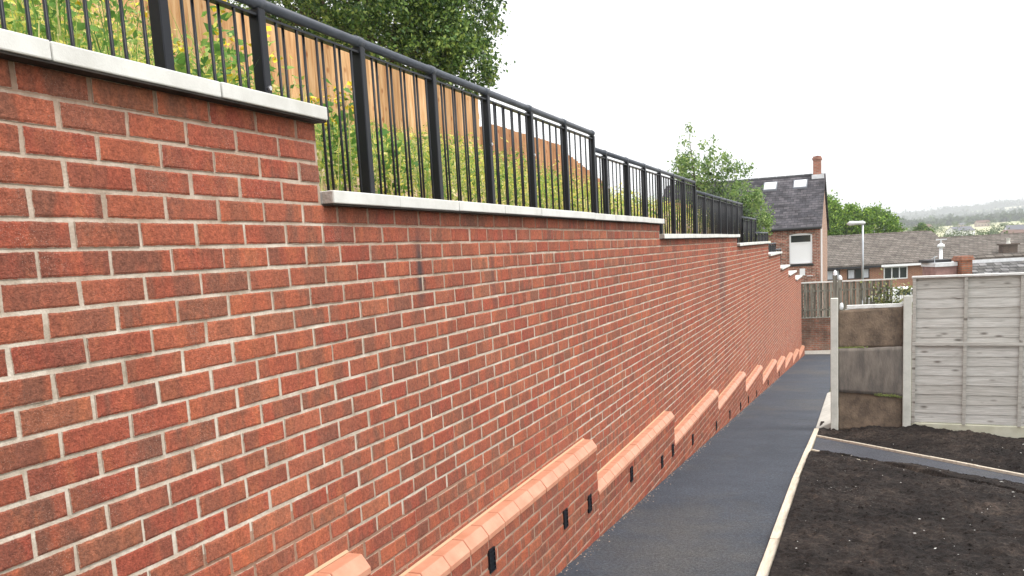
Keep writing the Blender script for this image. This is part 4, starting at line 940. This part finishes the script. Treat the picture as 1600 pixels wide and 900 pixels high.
# sash window with a low arched head, dark upper pane and a white blind
fr_ = MB(); t5 = .075
fr_.box(wx0, wx0+t5, .02, .09, wz0, wz1-.06); fr_.box(wx1-t5, wx1, .02, .09, wz0, wz1-.06); fr_.box(wx0, wx1, .02, .09, wz0, wz0+.06)
xc = (wx0+wx1)/2; ar = [(wx0, wz1-.10)]+[(wx0+(wx1-wx0)*i/8, wz1-.06+.055*math.sin(math.pi*i/8)) for i in range(9)]+[(wx1, wz1-.10)]
fr_.prism([(u, v) for u, v in ar], .02, .09, 0, 'y'); fr_.box(wx0+t5, wx1-t5, .03, .085, wz1-.50, wz1-.43)
wf = fr_.build('window', M['white'], house)
m = MB(); m.box(wx0+t5, wx1-t5, .05, .07, wz1-.43, wz1-.10); m.build('pane', M['glass'], wf)
m = MB(); m.box(wx0+t5, wx1-t5, .05, .075, wz0+.06, wz1-.50); m.build('blind', M['blind'], wf)
m = MB(); m.box(wx0-.06, wx1+.06, -.06, .02, wz0-.12, wz0-.01); m.build('sill', M['dark'], wf)
m = MB(); m.box(-.62, -.34, -.07, -.002, 2.75, 2.78); m.box(-.95, -.70, -.04, -.002, 2.80, 3.13); m.build('meter_box', M['white'], house)
m = MB(); m.tube([(.05, .25, 0), (.05, .25, EA-.05)], .045, 8); m.build('downpipe', M['white'], house)

# ------------------------------------------------------------------ brick bungalows beyond
VA = YAW-R(1)
def bungalow(loc, rz, L, D_, ea, ri, label):
    root = empty('bungalow', loc, rz); tag(root, label, 'bungalow')
    return root
bu = empty('bungalow', (-5.2, 60.7, -4.75), VA); tag(bu, 'long low brick bungalow with brown tiled roof behind the picket fence', 'bungalow')
BL, BD, BE, BR = 12.6, 8.6, 2.78, 4.62; ovb = .35
m = MB(); m.box(0, BL, 0, BD, -.3, BE-.02, 0)
for x in (0, BL): m.quad([(x, 0, BE-.02), (x, BD, BE-.02), (x, BD/2, BR)], 0)
m.build('walls', M['bungbrick'], bu)
def gable_roof(parent, L0, L1, D_, ea, ri, ov_, mk, th=.12):
    m = MB(); sl_ = (ri-ea)/(D_/2)
    for s in (1, -1):
        y0, y1 = (-ov_, D_/2) if s == 1 else (D_+ov_, D_/2); za = ea-sl_*ov_+.03; zb = ri+.03
        A_ = [(L0, y0, za), (L1, y0, za), (L1, y1, zb), (L0, y1, zb)]; B2 = [(x, y, z+th) for x, y, z in A_]
        m.quad(A_[::-1]); m.quad(B2)
        for i in range(4): j = (i+1) % 4; m.quad([A_[i], A_[j], B2[j], B2[i]])
    o = m.build('roof', M[mk], parent)
    m = MB(); n = int((L1-L0)/.45)
    for i in range(n):
        x = L0+.45*i; dz = rnd.uniform(-.01, .01); m.prism([(D_/2-.13, ri+.09+dz), (D_/2-.05, ri+.20+dz), (D_/2+.05, ri+.20+dz), (D_/2+.13, ri+.09+dz)], x, x+.44, 0, 'x')
    m.build('ridge_tiles', M[mk], o); return o
bro = gable_roof(bu, -.2, BL+.15, BD, BE, BR, ovb, 'tile')
m = MB(); m.box(-.2, BL-5.4, -ovb-.03, -ovb, BE-.24, BE-.10); m.build('dark_fascia', M['dark'], bu)
m = MB(); m.box(BL-5.35, BL+.15, -ovb-.03, -ovb, BE-.24, BE-.10); m.build('white_fascia', M['white'], bu)
def win(parent, x0, x1, z0, z1, fm, n, pm, name='window', y=0):
    m = MB(); t_ = .07; m.box(x0, x1, y-.03, y-.002, z0, z0+t_); m.box(x0, x1, y-.03, y-.002, z1-t_, z1)
    for i in range(n+1):
        x = x0+(x1-x0-t_)*i/n; m.box(x, x+t_, y-.03, y-.002, z0+t_, z1-t_)
    f = m.build(name, M[fm], parent)
    for i in range(n):
        a = x0+(x1-x0-t_)*i/n+t_; c = x0+(x1-x0-t_)*(i+1)/n; m = MB(); m.box(a, c, y-.012, y-.003, z0+t_, z1-t_)
        m.build('pane', M[pm if isinstance(pm, str) else pm[i % len(pm)]], f)
    return f
# positions along the front measured from its left end
win(bu, 3.70, 4.62, 1.82, 2.52, 'brownframe', 2, 'net'); win(bu, 5.1, 6.6, 1.82, 2.52, 'brownframe', 3, ['net', 'glass', 'net']); win(bu, 7.55, 9.15, 1.68, 2.52, 'white', 3, 'glass')
b2 = empty('bungalow', (5.9, 67.6, -4.75), VA); tag(b2, 'second bungalow further right, lower brown roof carrying a squat chimney', 'bungalow')
m = MB(); m.box(0, 12, 0, 8.5, -.3, BE-.25); 
for x in (0, 12): m.quad([(x, 0, BE-.25), (x, 8.5, BE-.25), (x, 4.25, BR-.5)])
m.build('walls', M['bungbrick'], b2); r2 = gable_roof(b2, -.15, 12.2, 8.5, BE-.2, BR-.55, .3, 'tile')
m = MB(); m.box(4.15, 5.15, .15, .75, 2.5, 3.5); m.box(4.05, 5.25, .05, .85, 3.5, 3.58); chm = m.build('chimney', brick_tex_material('dark_chimney_brick', (.12, .085, .07), (.08, .06, .05), (.16, .13, .11), axis='SZ', blotch=.5), r2)
m = MB(); m.tube([(4.65, .45, 3.58), (4.65, .45, 3.75), (4.65, .45, 3.95)], [.15, .10, .13], 10); m.build('chimney_pot', M['concrete'], chm)
# white flue with cowl between the two roofs
fl = empty('flue_pipe', (5.33, 63.7, -2.72)); tag(fl, 'white flue pipe with round cap standing between the two bungalow roofs', 'flue')
m = MB(); m.tube([(0, 0, -1.9), (0, 0, 1.65)], [.14, .10], 12); m.build('pipe', M['white'], fl, smooth=True)
m = MB(); m.tube([(0, 0, 1.60), (0, 0, 1.64), (0, 0, 1.80), (0, 0, 1.88)], [.12, .24, .21, .06], 14); m.build('cap', M['white'], fl, smooth=True)
m = MB(); m.tube([(.0, 0, 1.88), (.0, 0, 2.1)], .04, 8); m.box(-.30, .34, -.05, .05, 2.1, 2.17); m.build('vent_plate', M['lead'], fl)

# low outbuilding in front of them: brick pier, pale flashing, mossy slate roof
ob = empty('outbuilding', (2.92, 33.4, -4.65), VA); tag(ob, 'low outbuilding with pale flashing strips and a small brick chimney stub behind the lap fence', 'outbuilding')
M['oldslate'] = brick_tex_material('lichen_slate', (.11, .105, .10), (.26, .25, .25), (.05, .05, .05), axis='XZ', bw=.28, rh=.10, msize=.012, blotch=1.2)
m = MB(); m.box(1.5, 6.5, .9, 3.0, -.3, 2.75); m.build('walls', M['bungbrick'], ob)
m = MB(); m.quad([(1.45, .25, 2.78), (6.6, .25, 2.78), (6.6, 1.6, 3.40), (1.45, 1.6, 3.40)]); m.quad([(1.45, .25, 2.70), (1.45, .25, 2.78), (1.45, 1.6, 3.40), (1.45, 1.6, 3.0)]); m.build('slate_slope', M['oldslate'], ob)
m = MB(); m.box(1.45, 6.6, 1.6, 1.66, 3.36, 3.52); m.build('pale_flashing', M['lead'], ob)
m = MB(); m.prism([(1.66, 3.4), (1.66, 3.60), (1.9, 3.70), (2.2, 3.60), (2.2, 3.4)], 1.45, 6.6, 0, 'x'); m.build('mossy_ridge', M['tile'], ob)
m = MB(); m.box(.25, 1.02, 1.2, 2.2, 2.5, 3.36); m.build('lower_wall', mat('pinkish_render', (.24, .15, .14), .9, .1, col2=(.40, .24, .22), vscale=5), ob)
m = MB(); m.box(.22, 1.02, 1.15, 2.25, 3.361, 3.50); m.build('lead_capping', M['lead'], ob)
m = MB(); m.box(.15, 1.02, 1.6, 2.3, 3.501, 3.60); m.build('dark_coping', M['dark'], ob)
m = MB(); m.box(1.05, 1.42, .9, 1.5, 2.5, 3.55); m.box(1.00, 1.47, .85, 1.55, 3.55, 3.63); m.box(1.03, 1.44, .88, 1.52, 3.63, 3.70)
m.build('chimney_stub', brick_tex_material('stub_brick', (.40, .15, .085), (.24, .09, .06), (.22, .17, .13), axis='SZ', blotch=.9), ob)
m = MB(); m.tube([(.32, 1.4, 3.50), (.30, 1.38, 3.75)], .012, 6); m.tube([(.20, 1.38, 3.66), (.40, 1.38, 3.74)], .010, 6); m.build('aerial', M['galv'], ob)

# street lamp
sl_ = empty('street_lamp', (.42, 48.9, -4.62)); tag(sl_, 'grey street lamp with a flat horizontal head in front of the bungalow', 'street lamp')
m = MB(); m.tube([(0, 0, 0), (0, 0, 1.2)], .085, 12); m.tube([(0, 0, 1.2), (0, 0, 5.2)], [.06, .05], 12); m.build('pole', M['galv'], sl_, smooth=True)
m = MB(); m.tube([(.12, .05, 5.22), (0, 0, 5.24), (-.2, -.08, 5.25), (-.62, -.25, 5.24), (-.76, -.3, 5.22)], [.05, .11, .09, .13, .04], 10); m.build('lamp_head', M['lamp'], sl_, smooth=True)

# white parked car glimpsed past the ivy
car = empty('parked_car', (2.75, 57.4, -4.72), VA); tag(car, 'white parked car mostly hidden behind the ivy and the picket fence end', 'car')
m = MB()
prof = [(-2.0, .35), (-2.05, .75), (-1.9, .95), (-1.1, 1.02), (-.55, 1.42), (.75, 1.45), (1.45, 1.0), (1.95, .93), (2.05, .6), (2.0, .35)]
m.prism([(u, v) for u, v in prof], -.82, .82, 0, 'y'); body = m.build('body', M['white'], car, bevel=.08, segs=3)
for (a, c) in ((-.5, .1), (.17, .8)):
    m = MB()
    for y in (-.828,): m.prism([(a-.35 if a < 0 else a, 1.03), (c, 1.03), (c if a < 0 else c+.3, 1.03), (c-.1 if a > 0 else c, 1.36), (a, 1.36)], y, y+.01, 0, 'y')
    m.build('side_window', M['glass'], car)
for x in (-1.3, 1.3):
    for y in (-.8, .62):
        m = MB(); m.tube([(x, y, .32), (x, y+.2, .32)], .32, 18); wh = m.build('wheel', M['dark'], car)
        m = MB(); m.tube([(x, y-.01, .32), (x, y+.005, .32)], .2, 14); m.build('rim', M['galv'], wh)

# ------------------------------------------------------------------ valley town and far woods
g_ = random.Random(77)
M['far_roof'] = mat('far_brown_roof', (.17, .11, .09), .9, .1); M['far_wall'] = mat('far_wall', (.42, .34, .29), .9, .1); M['far_white'] = mat('far_white_wall', (.7, .7, .68), .9, .1); M['far_grey'] = mat('far_grey_roof', (.16, .16, .18), .9, .1)
spots = []
for i in range(40):
    y = 340+g_.random()**1.1*620; x = y*.065+(g_.uniform(-.065, .25))*y*1.0
    spots.append((x, y))
for i, (x, y) in enumerate(spots):
    z = ground_z(x, y); rot = VA+g_.uniform(-.5, .5); h = empty('far_house', (x, y, z), rot); h.scale = (.75, .75, .75)
    red = g_.random() < .6; wht = g_.random() < .35; L = g_.uniform(7, 16); szn = 'long' if L > 13 else ('tiny' if L < 10 else 'mid-sized')
    tag(h, '%s far house with %s roof and %s walls among the town trees' % (szn, 'brown' if red else 'grey', 'white' if wht else 'brick'), 'house', '%s far houses with %s roofs and %s walls' % (szn, 'brown' if red else 'grey', 'white' if wht else 'brick'))
    Dp, e, r_ = g_.uniform(6, 8), g_.uniform(2.8, 5), 0; r_ = e+2.2
    m = MB(); m.box(-L/2, L/2, -Dp/2, Dp/2, -3, e); m.quad([(-L/2, -Dp/2, e), (-L/2, Dp/2, e), (-L/2, 0, r_)]); m.quad([(L/2, -Dp/2, e), (L/2, Dp/2, e), (L/2, 0, r_)])
    m.build('walls', M['far_white' if wht else 'far_wall'], h)
    m = MB(); 
    for s in (1, -1): m.prism([(s*(Dp/2+.3), e-.2), (s*(Dp/2+.3), e), (0, r_+.2), (0, r_)], -L/2-.2, L/2+.2, 0, 'x')
    m.build('roof', M['far_roof' if red else 'far_grey'], h)
    m = MB(); n_ = max(2, int(L/3))
    for k in range(n_):
        xx = -L/2+(k+.5)*L/n_; m.box(xx-.5, xx+.5, -Dp/2-.03, -Dp/2-.002, 1.0, 2.1)
    m.build('windows', M['glass'], h)
def wood(name, centers, leaf, mk, label, seed, nper=90):
    g2 = np.random.default_rng(seed); P = []
    for (x, y, z, r) in centers: P.append(np.array([x, y, z])+g2.normal(size=(nper, 3))*np.array([r, r, r*.8])*.55)
    o = leaves(name, np.concatenate(P), leaf, M[mk], None, seed, .9); tag(o, label, 'woodland', kind='stuff'); return o
M['leaf_far'] = leaf_material('far_leaves', [(0, (.03, .055, .025)), (1, (.09, .13, .05))], .8, .1)
M['leaf_town'] = leaf_material('town_leaves', [(0, (.05, .09, .03)), (1, (.14, .2, .06))], .8, .2)
cs = []
for i in range(190):
    y = 210+g_.random()**1.1*720; x = y*.065+g_.uniform(-.065, .26)*y; r = g_.uniform(1.5, 3.4); cs.append((x, y, ground_z(x, y)+r*.9, r))
wood('town_trees', cs, .5, 'leaf_town', 'mass of green garden trees among the far town roofs', 31, 260)
cs = []
for i in range(330):                       # wood along the ridge
    x = g_.uniform(-150, 950); y = 3450+g_.uniform(-130, 200); r = g_.uniform(9, 17); cs.append((x, y, ground_z(x, y)+r*.6, r))
for i in range(60):                       # darker wood filling the left shoulder of the hill
    x = g_.uniform(-100, 190); y = g_.uniform(2500, 3300); r = g_.uniform(8, 13); cs.append((x, y, ground_z(x, y)+r*.5, r))
for (ya, xa, xb, n) in ((2750, 150, 800, 46), (2050, 100, 700, 42), (1350, 60, 500, 50), (1050, 40, 420, 66)):
    for i in range(n):
        x = xa+(xb-xa)*i/n+g_.uniform(-5, 5); y = ya+.10*(x-xa)+g_.uniform(-15, 15); r = g_.uniform(4, 8)*(ya/2500+.25); cs.append((x, y, ground_z(x, y)+r*.5, r))
wood('far_woods', cs, 7, 'leaf_far', 'blue green woods and hedgerows on the far hill', 41, 70)

# ------------------------------------------------------------------ haze
HAZE = .00038
m = MB(); m.box(-3400, 4800, -70, 5060, -60, 190)
hz = bpy.data.materials.new('haze'); hz.use_nodes = True; t = hz.node_tree; t.nodes.clear(); out = t.nodes.new('ShaderNodeOutputMaterial'); pv = t.nodes.new('ShaderNodeVolumePrincipled')
pv.inputs['Color'].default_value = (.97, .99, 1, 1); pv.inputs['Density'].default_value = HAZE; pv.inputs['Anisotropy'].default_value = 0
t.links.new(pv.outputs[0], out.inputs['Volume'])
tag(m.build('haze', hz), 'thin pale haze over the valley', 'haze', kind='stuff')
